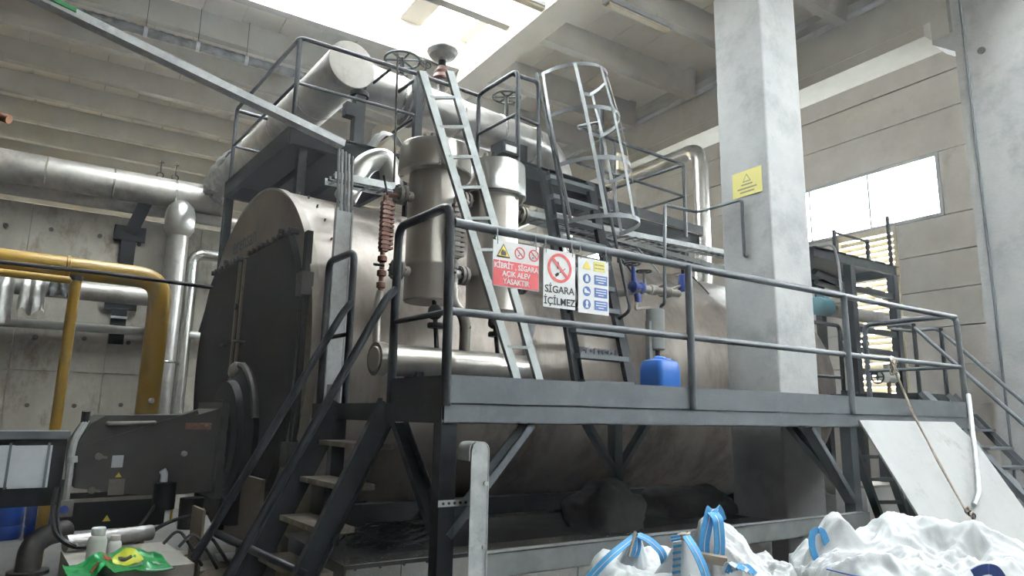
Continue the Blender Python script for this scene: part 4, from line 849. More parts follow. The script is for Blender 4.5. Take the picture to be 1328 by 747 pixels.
# ---- cable trays
ct = thing('cable_tray', 'galvanised cable tray with pale cables along the boiler shoulder', 'cable tray', B(5.5, 5.9, 3.85))
c0, c1 = at(428, 231, v=6.02), at(542, 260, v=6.02); zt0 = c0.z; u0_ = ub(c0).x
zt1 = at(930, 326, v=6.02).z
def tz(u_): return zt0+(zt1-zt0)*(u_-u0_)/(9.3-u0_)
for v_ in (5.90, 6.14): MB().bar(B(u0_, v_, tz(u0_)), B(9.3, v_, tz(9.3)), .006, .07).build('side_rail', 'galvanised', ct, smooth=False)
for k in range(40):
    u_ = u0_+.05+k*.17
    if u_ < 9.3: MB().bar(B(u_, 5.90, tz(u_)-.025), B(u_, 6.14, tz(u_)-.025), .03, .008).build('cross_rung', 'galvanised', ct, smooth=False)
for k in range(6):
    v_ = 5.93+k*.036; MB().tube([B(u0_+(9.2-u0_)*i/30, v_+.012*math.sin(i*1.3+k), tz(u0_+(9.2-u0_)*i/30)+.0+.012*math.cos(i*.9+k*2)) for i in range(31)], .014, 6).build('cable', ('cage_grey', 'rubber', 'plastic_white')[k % 3], ct)
ct2 = thing('cable_tray', 'second galvanised tray with dark cables under the upper deck edge', 'cable tray', B(6.5, 6.3, 4.1))
for v_ in (6.22, 6.45): MB().bar(B(3.9, v_, 4.12), B(9.3, v_, 4.0), .006, .07).build('side_rail', 'galvanised', ct2, smooth=False)
for k in range(5): MB().tube([B(3.9+5.3*i/24, 6.25+k*.042, 4.12-.12*i/24+.015*math.sin(i*.8+k)) for i in range(25)], .016, 6).build('cable', 'rubber' if k % 2 else 'cage_grey', ct2)
for k in range(26): u_ = 4+k*.2; MB().bar(B(u_, 6.22, 4.095-.12*(u_-3.9)/5.4), B(u_, 6.45, 4.095-.12*(u_-3.9)/5.4), .03, .008).build('cross_rung', 'galvanised', ct2, smooth=False)
rg = random.Random(11)
for k in range(7):
    p = B((0, 5.95, 0, 6.65, 7.2, 0, 0)[k], 5.86, 3.95-.03*k); q = B((0, 6.15, 0, 6.75, 7.5, 0, 0)[k]+rg.uniform(0, .1), 5.42, 3.1+rg.uniform(-.2, .3))
    if k in (1, 3, 4): tag(MB().tube(fillet([p, p.lerp(q, .5)-V*.12-Z*.05, q], .3), .012, 6).build('loose_cable', 'rubber' if k != 3 else 'cage_grey'), ('black cable drooping from the tray near the caged ladder', 'grey cable drooping down to the valve group', 'black cable looping from the tray towards the pressure switch')[(1, 3, 4).index(k)], 'cable')
# vertical riser tray by the stair, and the long overhead tray feeding it
rt_ = thing('riser_tray', 'upright galvanised cable riser plate with conduits beside the stair', 'cable tray', B(2.27, 5.28, DZ))
ua, ub_ = ub(at(429, 400, v=5.28)).x, ub(at(449, 400, v=5.28)).x
MB().bspan(ua, ub_, 5.28, 5.31, 1.87, 3.34).build('cover_plate', 'galvanised', rt_, smooth=False)
for s_ in (ua, ub_): MB().bspan(s_-.008, s_+.008, 5.27, 5.32, DZ, 3.36).build('side_rail', 'galvanised', rt_, smooth=False)
for k in range(5): MB().tube([B(ua+.01+k*.032, 5.295, 3.30), B(ua-.02+k*.032, 5.295, 3.90-.012*k)], .013, 8).build('conduit', 'galvanised' if k % 2 else 'cage_grey', rt_)
ot = MB(); pA, pB = B(2.22, 5.29, 3.93), B(-1.1, 5.29, 4.60)
channel(ot, pA, pB, .10, .06, .004, up=Z); ot.bar(pA-Z*.02, pB-Z*.02, .09, .006)
ot = tag(ot.build('overhead_tray', 'galvanised', smooth=False), 'long galvanised cable trunking sloping down overhead to the riser', 'cable tray')
gt = at(82, 6, v=5.24); MB().box(gt, (.16, .03, .03), ((pB-pA).normalized(), V, Z)).build('green_tape', 'green_film', ot, smooth=False)

# ================================================================== PIPES ON THE PARTITION WALL
YW = 12.55
p0, p1 = at(-140, 190, Y=YW), at(300, 266, Y=YW); p1.z = p0.z = (at(0, 213, Y=YW).z+at(250, 256, Y=YW).z)/2
pipe_thing('steam_header', 'wide silver insulated pipe along the top of the partition wall', [p0, p1], .25, 'aluminium_dull', seg=28, bands=[(p0.lerp(p1, f), X) for f in (.2, .4, .6, .8)])
e0, e1 = at(-140, 210, Y=12.80), at(310, 287, Y=12.80); e0.z = e1.z = p0.z-.29
pipe_thing('return_pipe', 'narrow silver pipe just under the wide header pipe', [e0, e1], .10, 'aluminium_dull')
# eyebolt hangers on the header
for px in (207, 227):
    p = at(px, 233, Y=12.5); p.z = p0.z+.225; t = thing('eye_hook', 'small iron eye hook on the wide header pipe, nearer the torn foil' if px > 220 else 'small iron eye hook on the wide header pipe, farther from the foil', 'hook', p, 'eye hooks on the header pipe')
    MB().tube([p+Vector((.05*math.cos(q), 0, .05+.05*math.sin(q))) for q in [2*math.pi*k/14 for k in range(15)]], .012, 6, cap=False).build('ring', 'iron', t); MB().tube([p+Z*.1, p+Z*.32], .012, 6).build('rod', 'iron', t); MB().tube([p+Z*.28-X*.04, p+Z*.28+X*.04], .014, 6).build('nut', 'rust', t)
# vertical insulated drop with a swollen joint
vp = at(232, 300, Y=12.35); vt = thing('drop_pipe_run', 'silver drop pipe with a swollen joint hanging from the header', 'pipe', Vector((vp.x, vp.y, 0)))
zt_ = at(237, 262, Y=12.35).z; zj = at(232, 305, Y=12.35).z
MB().lathe([(.10, 0), (.20, -.10), (.235, -.25), (.235, zj-zt_+.1), (.17, zj-zt_-.02)], Vector((vp.x, vp.y, zt_)), Z, 24).build('joint', 'aluminium', vt)
MB().tube([Vector((vp.x, vp.y, zj)), Vector((vp.x, vp.y, 1.2)), Vector((vp.x, vp.y, .02))], .165, 22).build('pipe', 'aluminium', vt)
MB().lathe([(.165, -.02), (.172, 0), (.165, .02)], Vector((vp.x, vp.y, 2.4)), Z, 22).build('band', 'aluminium_bright', vt)
h0_, h1_ = at(-90, 356, Y=12.4), at(222, 388, Y=12.4); h0_.z = h1_.z = at(150, 381, Y=12.4).z
pipe_thing('branch_pipe', 'dull silver branch pipe meeting the drop pipe at its middle', [h0_, h1_], .15, 'aluminium_dull')
b0_ = at(240, 420, Y=12.6); zz = at(255, 329, Y=12.6).z
pipe_thing('hooked_pipe', 'slim silver pipe bending over towards the boiler door', [(b0_.x, 12.6, .02), (b0_.x, 12.6, zz), (b0_.x+1.1, 12.6, zz)], .095, 'aluminium_bright', rad=.22)
w0 = at(0, 414, Y=12.84); w1 = at(262, 438, Y=12.84); zz = (w0.z+w1.z)/2
pipe_thing('white_pipe', 'thin white pipe along the lower partition wall', [(w0.x-1, 12.84, zz), (w1.x+1, 12.84, zz)], .07, 'white_pipe')
# black bracket rails bolted to the wall
HDZ = p0.z
for x_, z0_, z1_, plates in ((at(163, 345, Y=12.9).x, at(163, 345, Y=12.9).z, at(176, 255, Y=12.9).z, (at(168, 303, Y=12.9).z,)), (at(150, 445, Y=12.9).x, at(152, 446, Y=12.9).z, at(158, 378, Y=12.9).z, (at(155, 392, Y=12.9).z,))):
    top_ = z1_ > 4; z1_ = HDZ-.66 if top_ else z1_
    br = thing('wall_bracket', 'black steel bracket rail bolted high on the partition wall' if top_ else 'black steel bracket rail bolted lower on the partition wall', 'bracket', (x_, 12.95, z0_))
    MB().span((x_-.11, 12.91, z0_), (x_+.11, 12.97, z1_)).build('rail', 'black_paint', br, smooth=False)
    for z_ in plates: MB().span((x_-.23, 12.9, z_-.12), (x_+.24, 12.97, z_+.13)).build('cross_plate', 'black_paint', br, smooth=False)
    if top_: MB().bar((x_, 12.95, HDZ-.74), (x_+.16, 12.55, HDZ-.235), .2, .05, up=Y).build('arm', 'black_paint', br, smooth=False)
    else: MB().span((x_-.12, 12.88, z0_+.42), (x_+.12, 12.98, z0_+.46)).build('gap_clip', 'galvanised', br, smooth=False)
# torn foil at the duct end and foil rags over the yellow pipes
mb = MB(); N_ = 40; M_ = 18; vs = []; ax_ = (d1-d0).normalized(); sa_ = ax_.cross(Z).normalized(); sb_ = sa_.cross(ax_)
for i in range(M_+1):
    f = i/M_; c_ = d0.lerp(d1, .74+.225*f)
    for k in range(N_):
        q = 2*math.pi*k/N_; e_ = Vector((math.cos(q)*2.2, math.sin(q)*2.2, f*4))
        r_ = .296+.10*abs(noise.noise(e_*1.3))+.05*abs(noise.noise(e_*2.7+Vector((4, 0, 0))))+.05*f*(1-f)
        vs.append(c_+(sa_*math.cos(q)+sb_*math.sin(q))*r_+ax_*(.10*noise.noise(Vector((q*1.5, f*2, 7))) if i in (0, M_) else 0))
mb.add(vs, [(i*N_+k, i*N_+(k+1) % N_, (i+1)*N_+(k+1) % N_, (i+1)*N_+k) for i in range(M_) for k in range(N_)])
tag(mb.build('foil_wrap', 'foil', ang=24), 'torn crumpled foil insulation wrapped where the duct meets the header', 'foil')
for px, w_, h_, sd_, lb, mt_ in ((2, .33, .72, 4, 'grey foil rag hanging off the branch pipe behind the thin yellow pipe', 'foil'), (45, .30, .52, 8, 'flat dull foil sheet hanging off the branch pipe', 'foil'), (80, .28, .24, 13, 'short dark foil scrap hanging next to the yellow downpipe', 'tarp_dark')):
    p = Vector((at(px, 365, Y=12.24).x, 12.25, h0_.z+.10)); tag(MB().sheet(lambda i, j: p+Vector(((i-.5)*w_*(1+.12*j), -.05*min(1, j*5)-.06*j*abs(noise.noise(Vector((i*5+sd_, j*2, 0))))-.018*math.sin(i*14)*min(1, j*4), -j*h_*(1-.25*noise.noise(Vector((i*3, sd_, 5)))))), 18, 12).build('foil_rag', mt_), lb, 'foil')
# ---- yellow gas pipes
VG = 9.0
yb = at(200, 450, v=VG); uy = ub(yb).x; zy = (at(0, 336, v=VG).z+at(160, 357, v=VG).z)/2
yl = thing('gas_pipe', 'thick yellow gas pipe bending down behind the burner', 'pipe', B(uy, VG, 0))
MB().tube(fillet([B(-2.2, VG, zy), B(uy, VG, zy), B(uy, VG, .02)], .28, 10), .125, 22).build('pipe', 'yellow_pipe', yl)
uc = ub(at(88, 345, v=VG)).x; MB().lathe([(.125, -.02), (.145, -.015), (.145, .015), (.125, .02)], B(uc, VG, zy), U, 20).build('joint_ring', 'yellow_pipe', yl)
MB().cyl(B(uy, VG-.13, at(206, 520, v=VG).z), B(uy+.02, VG-.16, at(206, 520, v=VG).z), .03, 8).build('stub', 'white_pipe', yl)
ys_ = at(85, 460, v=8.85); us_ = ub(ys_).x; zs = (at(0, 352, v=8.85).z+at(95, 365, v=8.85).z)/2
y2 = thing('gas_pipe', 'thin yellow gas pipe with a straight downpipe in front of the wall', 'pipe', B(us_, 8.85, 0))
MB().tube([B(-2.2, 8.85, zs), B(us_+.05, 8.85, zs)], .042, 12).build('pipe', 'yellow_pipe', y2)
MB().tube([B(us_, 8.85, zs+.06), B(us_, 8.85, .02)], .055, 12).build('downpipe', 'yellow_pipe', y2); MB().lathe([(.06, -.03), (.07, 0), (.06, .03)], B(us_, 8.85, zs+.03), Z, 12).build('clamp', 'iron', y2)
tag(MB().tube([at(-60, 333, v=8.4), at(140, 355, v=8.3), at(276, 373, v=8.2)], .022, 8).build('black_cable', 'rubber'), 'taut black cable crossing in front of the yellow pipe to the boiler', 'cable')
# flexible dark duct and pipe under the ceiling
f0, f1 = at(85, 12, Z=7.9), at(405, 112, Z=7.9); f1.y = f0.y
fx = thing('flexible_duct', 'dark silvery ribbed duct hung under the left roof beam', 'duct', f0)
nsg = 56; MB().tube([f0.lerp(f1, k/nsg) for k in range(nsg+1)], [.075+(.012 if k % 2 else 0) for k in range(nsg+1)], 12).build('hose', 'duct_dark', fx)
for k in (.28, .48, .68, .9):
    MB().lathe([(.089, -.03), (.092, 0), (.089, .03)], f0.lerp(f1, k), X, 14).build('clip', 'galvanised', fx)
    MB().tube([f0.lerp(f1, k), Vector((f0.lerp(f1, k).x, f0.y, ZR+.02))], .006, 6).build('hanger', 'iron', fx)
f2 = at(300, 62, Z=8.1); tag(MB().tube([f1-X*2.4+Vector((0, .3, .2)), f1+X*1.6+Vector((0, .3, .2))], .05, 10).build('ceiling_pipe', 'white_pipe'), 'thin pale pipe running under the roof beam beside the flexible duct', 'pipe')
f3 = at(0, 148, d=8); tag(MB().tube([at(-30, 140, d=9), at(12, 155, d=9)], .06, 10).build('pipe_stub', 'rust'), 'rusty brown pipe stub poking in below the ceiling beams', 'pipe')

# ================================================================== RIGHT END OF THE HALL
sv = at(907, 193, X=9.8); 
pipe_thing('silver_line', 'bright silver pipe running beside the girder and bending down behind the column', [(9.8, 20, sv.z), (9.8, sv.y, sv.z), (9.8, sv.y, 3.93)], .15, 'aluminium_bright', rad=.3, seg=22)
tw = at(935, 105, X=10.25); pipe_thing('girder_pipe', 'thin pale pipe fixed along the upper edge of the girder', [(10.25, 4.4, tw.z), (10.25, 20, tw.z)], .05, 'white_pipe')

rf = thing('steel_gantry', 'black steel frame with a small top platform behind the column', 'frame', (10.0, 6.4, 0))
XA, XB, YA_ = 8.85, 11.0, 5.62
MB().prism([(XA, YA_, 4.13), (XB+.1, YA_, 4.13), (XB+.1, 7.0, 4.13), (XA, 7.0, 4.13)], (0, 0, .02)).build('top_plate', 'steel_black', rf, smooth=False)
for p, q in (((XA, YA_, 4.06), (XB+.1, YA_, 4.06)), ((XB+.06, YA_, 4.06), (XB+.06, 7.0, 4.06)), ((XA, 7.0, 4.06), (XB+.1, 7.0, 4.06))): channel(MB(), p, q, .06, .16, .01).build('edge_beam', 'steel_black', rf, smooth=False)
for x_, y_ in ((XB, YA_+.05), (9.78, YA_+.05), (XB, 6.95)): MB().span((x_-.06, y_-.06, 0), (x_+.06, y_+.06, 4.0)).build('post', 'steel_black', rf, smooth=False)
for z_ in (3.64, 3.02, 2.71, 2.39): MB().bar((9.82, YA_+.05, z_), (XB-.04, YA_+.05, z_), .05, .085).build('cross_bar', 'steel_black', rf, smooth=False)
MB().bar((9.4, YA_+.05, 2.02), (XB, YA_+.05, 2.02), .08, .14).build('cross_bar', 'steel_black', rf, smooth=False)
for x_, z_ in ((9.45, 4.5), (10.35, 4.5), (XB+.02, 5.0)): MB().bar((x_, YA_+.05, 4.1), (x_, YA_+.05, z_), .045, .045).build('stanchion', 'steel_black', rf, smooth=False)
MB().tube([(9.45, YA_+.05, 4.46), (10.35, YA_+.05, 4.46)], .02, 8).build('rail', 'steel_black', rf)
# pipes and valves inside the rear frame
r0, r1 = at(1070, 401, Y=6.0), at(1165, 412, Y=6.0); r1.z = r0.z
pipe_thing('rear_pipe', 'beige pipe running level through the rear frame', [r0+X*.19, r1+X*.3], .105, 'valve_beige')
r0 = at(1108, 422, Y=6.05); pipe_thing('rear_pipe', 'short thinner beige pipe below the level rear pipe', [r0-X*.15, r0+X*.5], .05, 'valve_beige')
r2 = at(1102, 415, Y=6.0); t = thing('rear_valve_stack', 'stack of pipe fittings and valves standing behind the walkway end', 'valve', Vector((r2.x, 6.0, 1.9)))
MB().tube([r2, Vector((r2.x, 6.0, 1.9))], .07, 12).build('riser', 'valve_beige', t)
for py in (437, 460): flange(t, at(1103, py, Y=6.0), Z, .15)
MB().lathe([(.08, -.10), (.13, -.03), (.13, .03), (.08, .10)], at(1104, 449, Y=6.0), Z, 14).build('valve_body', 'flange_steel', t); handwheel(t, at(1119, 446, Y=5.95), U, .09, .012)
MB().tube([at(1104, 470, Y=6.0), at(1108, 492, Y=6.0)], .09, 12).build('elbow_body', 'aluminium_bright', t)
r3 = at(1152, 488, Y=5.45); t = thing('rear_globe_valve', 'pale globe valve with dark handwheel by the landing', 'valve', r3-Z*.12)
MB().lathe([(.06, -.13), (.10, -.12), (.10, -.08), (.085, -.04), (.085, .06), (.10, .08), (.10, .14)], r3, X, 16).build('body', 'plastic_white', t); handwheel(t, at(1138, 489, Y=5.4), X, .09, .012); MB().tube([r3, at(1150, 472, Y=5.45)], .05, 10).build('bonnet', 'valve_beige', t); MB().tube([r3, Vector((r3.x, r3.y, .02))], .03, 8).build('stub', 'rust', t)
r4 = at(1068, 398, Y=6.0); t = thing('pump_motor', 'teal pump motor peeking out behind the column', 'motor', r4-Z*.2)
MB().lathe([(.10, -.2), (.14, -.18), (.14, .1), (.09, .14), (.06, .2)], r4, X, 20).build('motor', 'teal_motor', t); MB().box(r4+Z*.15, (.14, .12, .08)).build('terminal_box', 'teal_motor', t, smooth=False)
for k, (a, b, r_) in enumerate((((1056, 352), (1098, 372), .05), ((1058, 366), (1104, 380), .04), ((1125, 377), (1160, 388), .07))):
    p, q = at(*a, Y=6.1+.25*(k == 1)), at(*b, Y=6.1+.25*(k == 1)); tag(MB().tube([p, q], r_, 10).build('rear_bar', 'steel_rail'), ('upper grey tube slanting behind the column under the rear platform', 'lower grey tube slanting behind the column under the rear platform', 'dark tube lying inside the rear frame beside its post')[k], 'pipe')
t = thing('rear_rail', 'dark bent tube rail between the column and the rear frame', 'railing', (8.5, 5.55, 0))
ra = at(1064, 419, Y=5.8); rb_ = at(1088, 419, Y=5.8); MB().tube(fillet([ra-X*.5, Vector((rb_.x, 5.8, ra.z)), Vector((rb_.x, 5.8, 0))], .08), .03, 10).build('top_rail', 'steel_black', t); rc = at(1066, 488, Y=5.8); MB().tube([rc-X*.4, Vector((rb_.x, 5.8, rc.z))], .022, 8).build('mid_rail', 'steel_black', t)
pc_ = at(1106, 320, Y=5.5); tag(MB().tube(fillet([(9.1, 5.85, 4.175), (9.15, 5.52, 4.21), (9.22, 5.50, 3.95), (9.25, 5.50, 3.5)], .1), .02, 8).build('loose_cable', 'cage_grey'), 'pale hose hanging down over the edge of the rear platform', 'cable')

# ---- stair at the far end, going down towards the front
rs_ = thing('far_stair', 'dark steel stair with tube handrails descending beside the wide column', 'stair', (9.35, 3.6, 0))
def ry(z): return 4.14+(z-1.74)/1.19
for x_ in (9.0, 9.7): channel(MB(), (x_, ry(0), 0), (x_, ry(2.02), 2.02), .06, .17, .01, up=X, open_side=1 if x_ < 9.3 else -1).build('stringer', 'steel_grey', rs_, smooth=False)
z_ = 1.80
while z_ > .1: MB().span((9.03, ry(z_)-.12, z_-.03), (9.67, ry(z_)+.08, z_)).build('tread', 'steel_rail', rs_, smooth=False); z_ -= .21
for x_ in (9.0, 9.7):
    MB().tube(fillet([(x_, 4.75, 2.90), (x_, 4.46, 2.90), (x_, ry(.3), 1.2), (x_, ry(.3), .3)], .08), .024, 10).build('handrail', 'steel_rail', rs_)
    MB().tube([(x_, 4.42, 2.0), (x_, 4.42, 2.90)], .026, 10).build('rail_post', 'steel_black', rs_)
MB().span((8.95, 4.42, 1.92), (9.75, 5.6, 2.02)).build('landing', 'steel_black', rs_, smooth=False)
for x_ in (9.0, 9.7): MB().span((x_-.04, 5.3, 0), (x_+.04, 5.38, 1.92)).build('leg', 'steel_black', rs_, smooth=False)
MB().tube([(9.0, 4.75, 2.88), (9.7, 4.75, 2.88)], .02, 8).build('cross_rail', 'steel_rail', rs_)

# ---- white board leaning on the walkway, with rope, chain and bent tube
def bz(y): return max(.02, 1.655-(3.465-y)*1.72)
yb0 = 3.465-(1.655-.02)/1.72
bp = [(5.9, 3.465, 1.655), (7.62, 3.465, 1.655), (7.78, 3.33, bz(3.33)), (7.78, yb0, .02), (5.9, yb0, .02)]
nb = Vector((0, -1.72, 1)).normalized()*.016
bd = tag(MB().prism([Vector(p)-Y*.02 for p in bp][::-1], nb).build('leaning_board', 'board_white', smooth=False), 'large scuffed white board leaning against the walkway edge', 'board')
tp = [at(1256, 512, Y=3.39), at(1266, 600, Y=3.12), at(1270, 640, Y=3.00), at(1263, 655, Y=2.97)]
tag(MB().tube(fillet(tp, .08), .022, 10).build('bent_tube', 'galvanised'), 'bent galvanised tube resting on the leaning board', 'tube')
rp = thing('tied_rope', 'worn rope tied from the railing down to a knot on the board', 'rope', at(1262, 668, Y=2.93))
k0 = at(1158, 476, Y=3.45); k1 = at(1180, 530, Y=3.38); k2 = at(1253, 664, Y=2.93)
MB().tube([k0, k0.lerp(k1, .5)+X*.01, k1, k1.lerp(k2, .5), k2], .009, 7).build('rope_strand', 'rope', rp)
MB().tube([k0+X*.02, k1+X*.03, k1.lerp(k2, .5)-X*.02, k2], .007, 7).build('rope_strand', 'rope', rp)
mb = MB(); 
for k in range(8): c_ = k0+Vector((.03*math.sin(k*2), -.01, .02*math.cos(k*1.7))); mb.tube([c_+Vector((.045*math.cos(q), .03*math.sin(q*1.3), .06*math.sin(q+k))) for q in [2*math.pi*i/10 for i in range(11)]], .009, 5, cap=False)
mb.build('upper_knot', 'rope', rp)
for k in range(7):
    c_ = k2+Vector((-.05+.016*k, -.03, .03-.012*k)); MB().tube([c_+Vector((.028*math.cos(q), .012*math.sin(k), .02*math.sin(q))) for q in [2*math.pi*i/10 for i in range(11)]], .008, 5, cap=False).build('chain_link', 'iron' if k % 2 else 'rope', rp)
# black ladder and pump seen under the walkway end
lr = thing('low_ladder', 'black ladder leaning in the shade under the walkway end', 'ladder', (6.9, 4.6, 0))
l0, l1 = at(1106, 575, Y=4.62), at(1148, 690, Y=4.62); m0, m1 = at(1142, 575, Y=4.62), at(1182, 690, Y=4.62)
for a, b in ((l0, l1), (m0, m1)): a, b = a+(a-b)*.06, b+(b-a)*((b.z-.02)/(a.z-b.z)); MB().bar(a, b, .05, .09, up=Y).build('stile', 'steel_black', lr, smooth=False)
for f in (.15, .4, .66, .92, 1.2): MB().bar(l0.lerp(l1, f), m0.lerp(m1, f), .05, .04).build('rung', 'steel_black', lr, smooth=False)
fp = at(1092, 640, Y=6.1); t = thing('feed_pump', 'pale feed pump on the floor behind the column foot', 'pump', (fp.x, 6.1, 0))
MB().lathe([(.12, -.25), (.17, -.22), (.17, .2), (.10, .26)], (fp.x, 6.1, .75), X, 20).build('motor', 'valve_beige', t); MB().span((fp.x-.3, 5.9, 0), (fp.x+.35, 6.3, .58)).build('base', 'concrete_column', t, smooth=False); MB().lathe([(.2, 0), (.2, .1), (.12, .16)], (fp.x+.26, 6.1, .75), X, 20).build('volute', 'iron', t)
wb = at(1128, 665, Y=4.95); t = thing('storage_tank', 'pale low tank on the floor behind the low ladder', 'tank', (wb.x+.1, 4.95, 0)); MB().span((wb.x-.3, 4.8, 0), (wb.x+.5, 5.2, .85)).build('body', 'plastic_white', t, smooth=False); MB().span((wb.x-.32, 4.78, .85), (wb.x+.52, 5.22, .88)).build('lid', 'valve_beige', t, smooth=False)

# ================================================================== FOREGROUND
# ---- bulk bags
def bulk_bag(label, c, yaw, hx, hy, h0, peaks, seed, amp=.05, n=80, e=.45):
    c = Vector(c); ex = Vector((math.cos(yaw), math.sin(yaw), 0)); ey = Z.cross(ex)
    t = thing('bulk_bag', label, 'bag', c, 'bulk bags')
    mb = MB(); vs = []; fs = []
    def top(a, b):
        r = max(abs(a), abs(b)); z = h0 - .10*max(0, (r-.72)/.28)**2
        p = Vector((a*2.2+seed, b*2.2, seed*.7))
        wp = Vector((noise.noise(p*.9), noise.noise(p*.9+Vector((5, 5, 5))), 0))*.55; p = p+wp
        for sc_v, am in ((.9, 1.5), (2.0, 1.1), (4.2, .42), (8, .12)):
            dd = noise.voronoi(p*sc_v+Vector((sc_v, 0, 0)))[0]; z += amp*am*(dd[0]**1.4-.35)
        z += amp*.5*noise.noise(p*.8)
        for px, py, ph, pr, pw in peaks:
            d = math.hypot(a-px, b-py)/pr; z += ph*max(0, 1-d*d)**(pw*1.4)
        return z
    for i in range(n+1):
        for j in range(n+1):
            a, b = -1+2*i/n, -1+2*j/n; m_ = max(abs(a), abs(b)); l_ = math.hypot(a, b) or 1
            k = m_/l_; f = (1-e)+e*k   # soften the corners
            q = c+ex*(a*f*hx)+ey*(b*f*hy); q.z = top(a, b); vs.append(q)
    for i in range(n):
        for j in range(n): a = i*(n+1)+j; fs.append((a, a+n+1, a+n+2, a+1))
    ringi = [i*(n+1) for i in range(n+1)]+[n*(n+1)+j for j in range(1, n+1)]+[i*(n+1)+n for i in range(n-1, -1, -1)]+[j for j in range(n-1, 0, -1)]
    prev = ringi; R_ = len(ringi); base = [vs[i].copy() for i in ringi]
    for s in range(1, 9):
        f = s/8; cur = []
        for k, p in enumerate(base):
            d = Vector((p.x-c.x, p.y-c.y, 0)).normalized(); z = p.z*(1-f)+.0*f
            bl = .03*math.sin(math.pi*f)+.012*noise.noise(Vector((p.x*5, p.y*5, z*4+seed))); vs.append(Vector((p.x, p.y, z))+d*bl); cur.append(len(vs)-1)
        for k in range(R_): fs.append((prev[k], prev[(k+1) % R_], cur[(k+1) % R_], cur[k])[::-1])
        prev = cur
    mb.add(vs, fs).build('sack', 'bag_white', t, ang=180)
    return t, (lambda a, b, dz=0: Vector(((c+ex*(a*hx)+ey*(b*hy)).x, (c+ex*(a*hx)+ey*(b*hy)).y, top(a, b)+dz)))
def strap(parent, pts, w_=.05, mt='strap_blue', wd=None, line=True):
    pts = fillet([Vector(p) for p in pts], .12, 8); wd = Vector(wd) if wd is not None else RT
    o = MB().ribbon(pts, wd, w_, .004).build('strap', mt, parent)
    if line: MB().ribbon([p-FW*.004 for p in pts], wd, w_*.08, .002).build('strap_stripe', 'strap_white', o)
    return o
D1 = 2.75
c1 = at(838, 745, d=2.55); b1, f1_ = bulk_bag('small white bulk bag with tied corner ears and blue straps', (c1.x, c1.y, 0), YAW-1.57, .21, .30, at(838, 728, d=2.55).z, [], 1.3, amp=.02, n=50)
def A(px, py, d): return at(px, py, d=d)
# tied ears: pleated cones rising from the corners of the small bag
def ear(parent, tip, base, r, seed, n=22, m=10):
    tip, base = Vector(tip), Vector(base); vs = []; fs = []
    for i in range(m+1):
        f = i/m
        for k in range(n):
            q = 2*math.pi*k/n; rr_ = (r*f**1.15+.012)*(1+.16*math.sin(q*5+seed)+.08*noise.noise(Vector((q, f*3, seed)))); vs.append(tip.lerp(base, f)+RT*rr_*math.cos(q)+Vector((FW.x, FW.y, 0))*rr_*.7*math.sin(q))
    for i in range(m):
        for k in range(n): fs.append((i*n+k, (i+1)*n+k, (i+1)*n+(k+1) % n, i*n+(k+1) % n))
    fs.append(tuple(range(n)))
    return MB().add(vs, fs).build('tied_ear', 'bag_white', parent, ang=180)
ear(b1, A(826, 692, 2.5), A(812, 770, 2.45), .105, 1); ear(b1, A(887, 691, 2.42), A(884, 775, 2.38), .13, 4)
strap(b1, [A(762, 752, 2.36), A(790, 722, 2.38), A(822, 697, 2.46), A(828, 694, 2.46)], .028); strap(b1, [A(828, 694, 2.46), A(842, 700, 2.44), A(859, 716, 2.4), A(862, 730, 2.4)], .028); strap(b1, [A(826, 696, 2.46), A(826, 712, 2.44), A(822, 722, 2.44)], .03)
strap(b1, [A(890, 695, 2.38), A(903, 715, 2.32), A(914, 740, 2.28), A(922, 770, 2.25)], .03, 'strap_blue'); strap(b1, [A(870, 699, 2.36), A(882, 697, 2.36)], .02)
for k in range(13): y_ = 705+k*4.2; strap(b1, [A(873-.15*k, y_, 2.25), A(884-.15*k, y_-2, 2.25)], .010, 'strap_blue' if k % 2 else 'strap_white', wd=UP, line=False)
MB().tube(fillet([A(824, 690, 2.45), A(820, 705, 2.42), A(815, 722, 2.4)], .05), .006, 6).build('tie_cord', 'rope', b1); MB().tube([A(887, 696, 2.42)+Vector((.019*math.cos(q), .019*math.sin(q), .0022*q-.014)) for q in [k*.6 for k in range(22)]], .006, 5).build('tie_cord', 'rope', b1)
# bag two
c2 = at(967, 745, d=3.2); b2, f2_ = bulk_bag('white bulk bag with a tall blue lifting loop at its corner', (c2.x, c2.y, 0), YAW-1.57, .24, .24, at(968, 734, d=3.2).z, [(-.72, .1, .21, 1.25, 1.3)], 6.1, amp=.035, n=80)
strap(b2, [A(915, 733, 2.55), A(912, 705, 2.55), A(922, 661, 2.6), A(930, 660, 2.62), A(936, 676, 2.62)], .045, wd=RT*.95+FW*.3); strap(b2, [A(923, 664, 2.6), A(931, 672, 2.56), A(934, 705, 2.54), A(932, 730, 2.53)], .045, wd=RT*.95+FW*.3)
tag(MB().bar(A(908, 722, 2.52), A(942, 728, 2.5), .05, .03).build('wood_stick', 'cardboard', smooth=False), 'brown wooden stick lying across the bag under the blue loop', 'stick')
for k in range(6): strap(b2, [A(938+k*4, 745-k*2, 2.42), A(944+k*5, 728+k, 2.42), A(955+k*5, 735+k*2, 2.40)], .018, 'strap_blue' if k % 3 else 'strap_white', line=False)
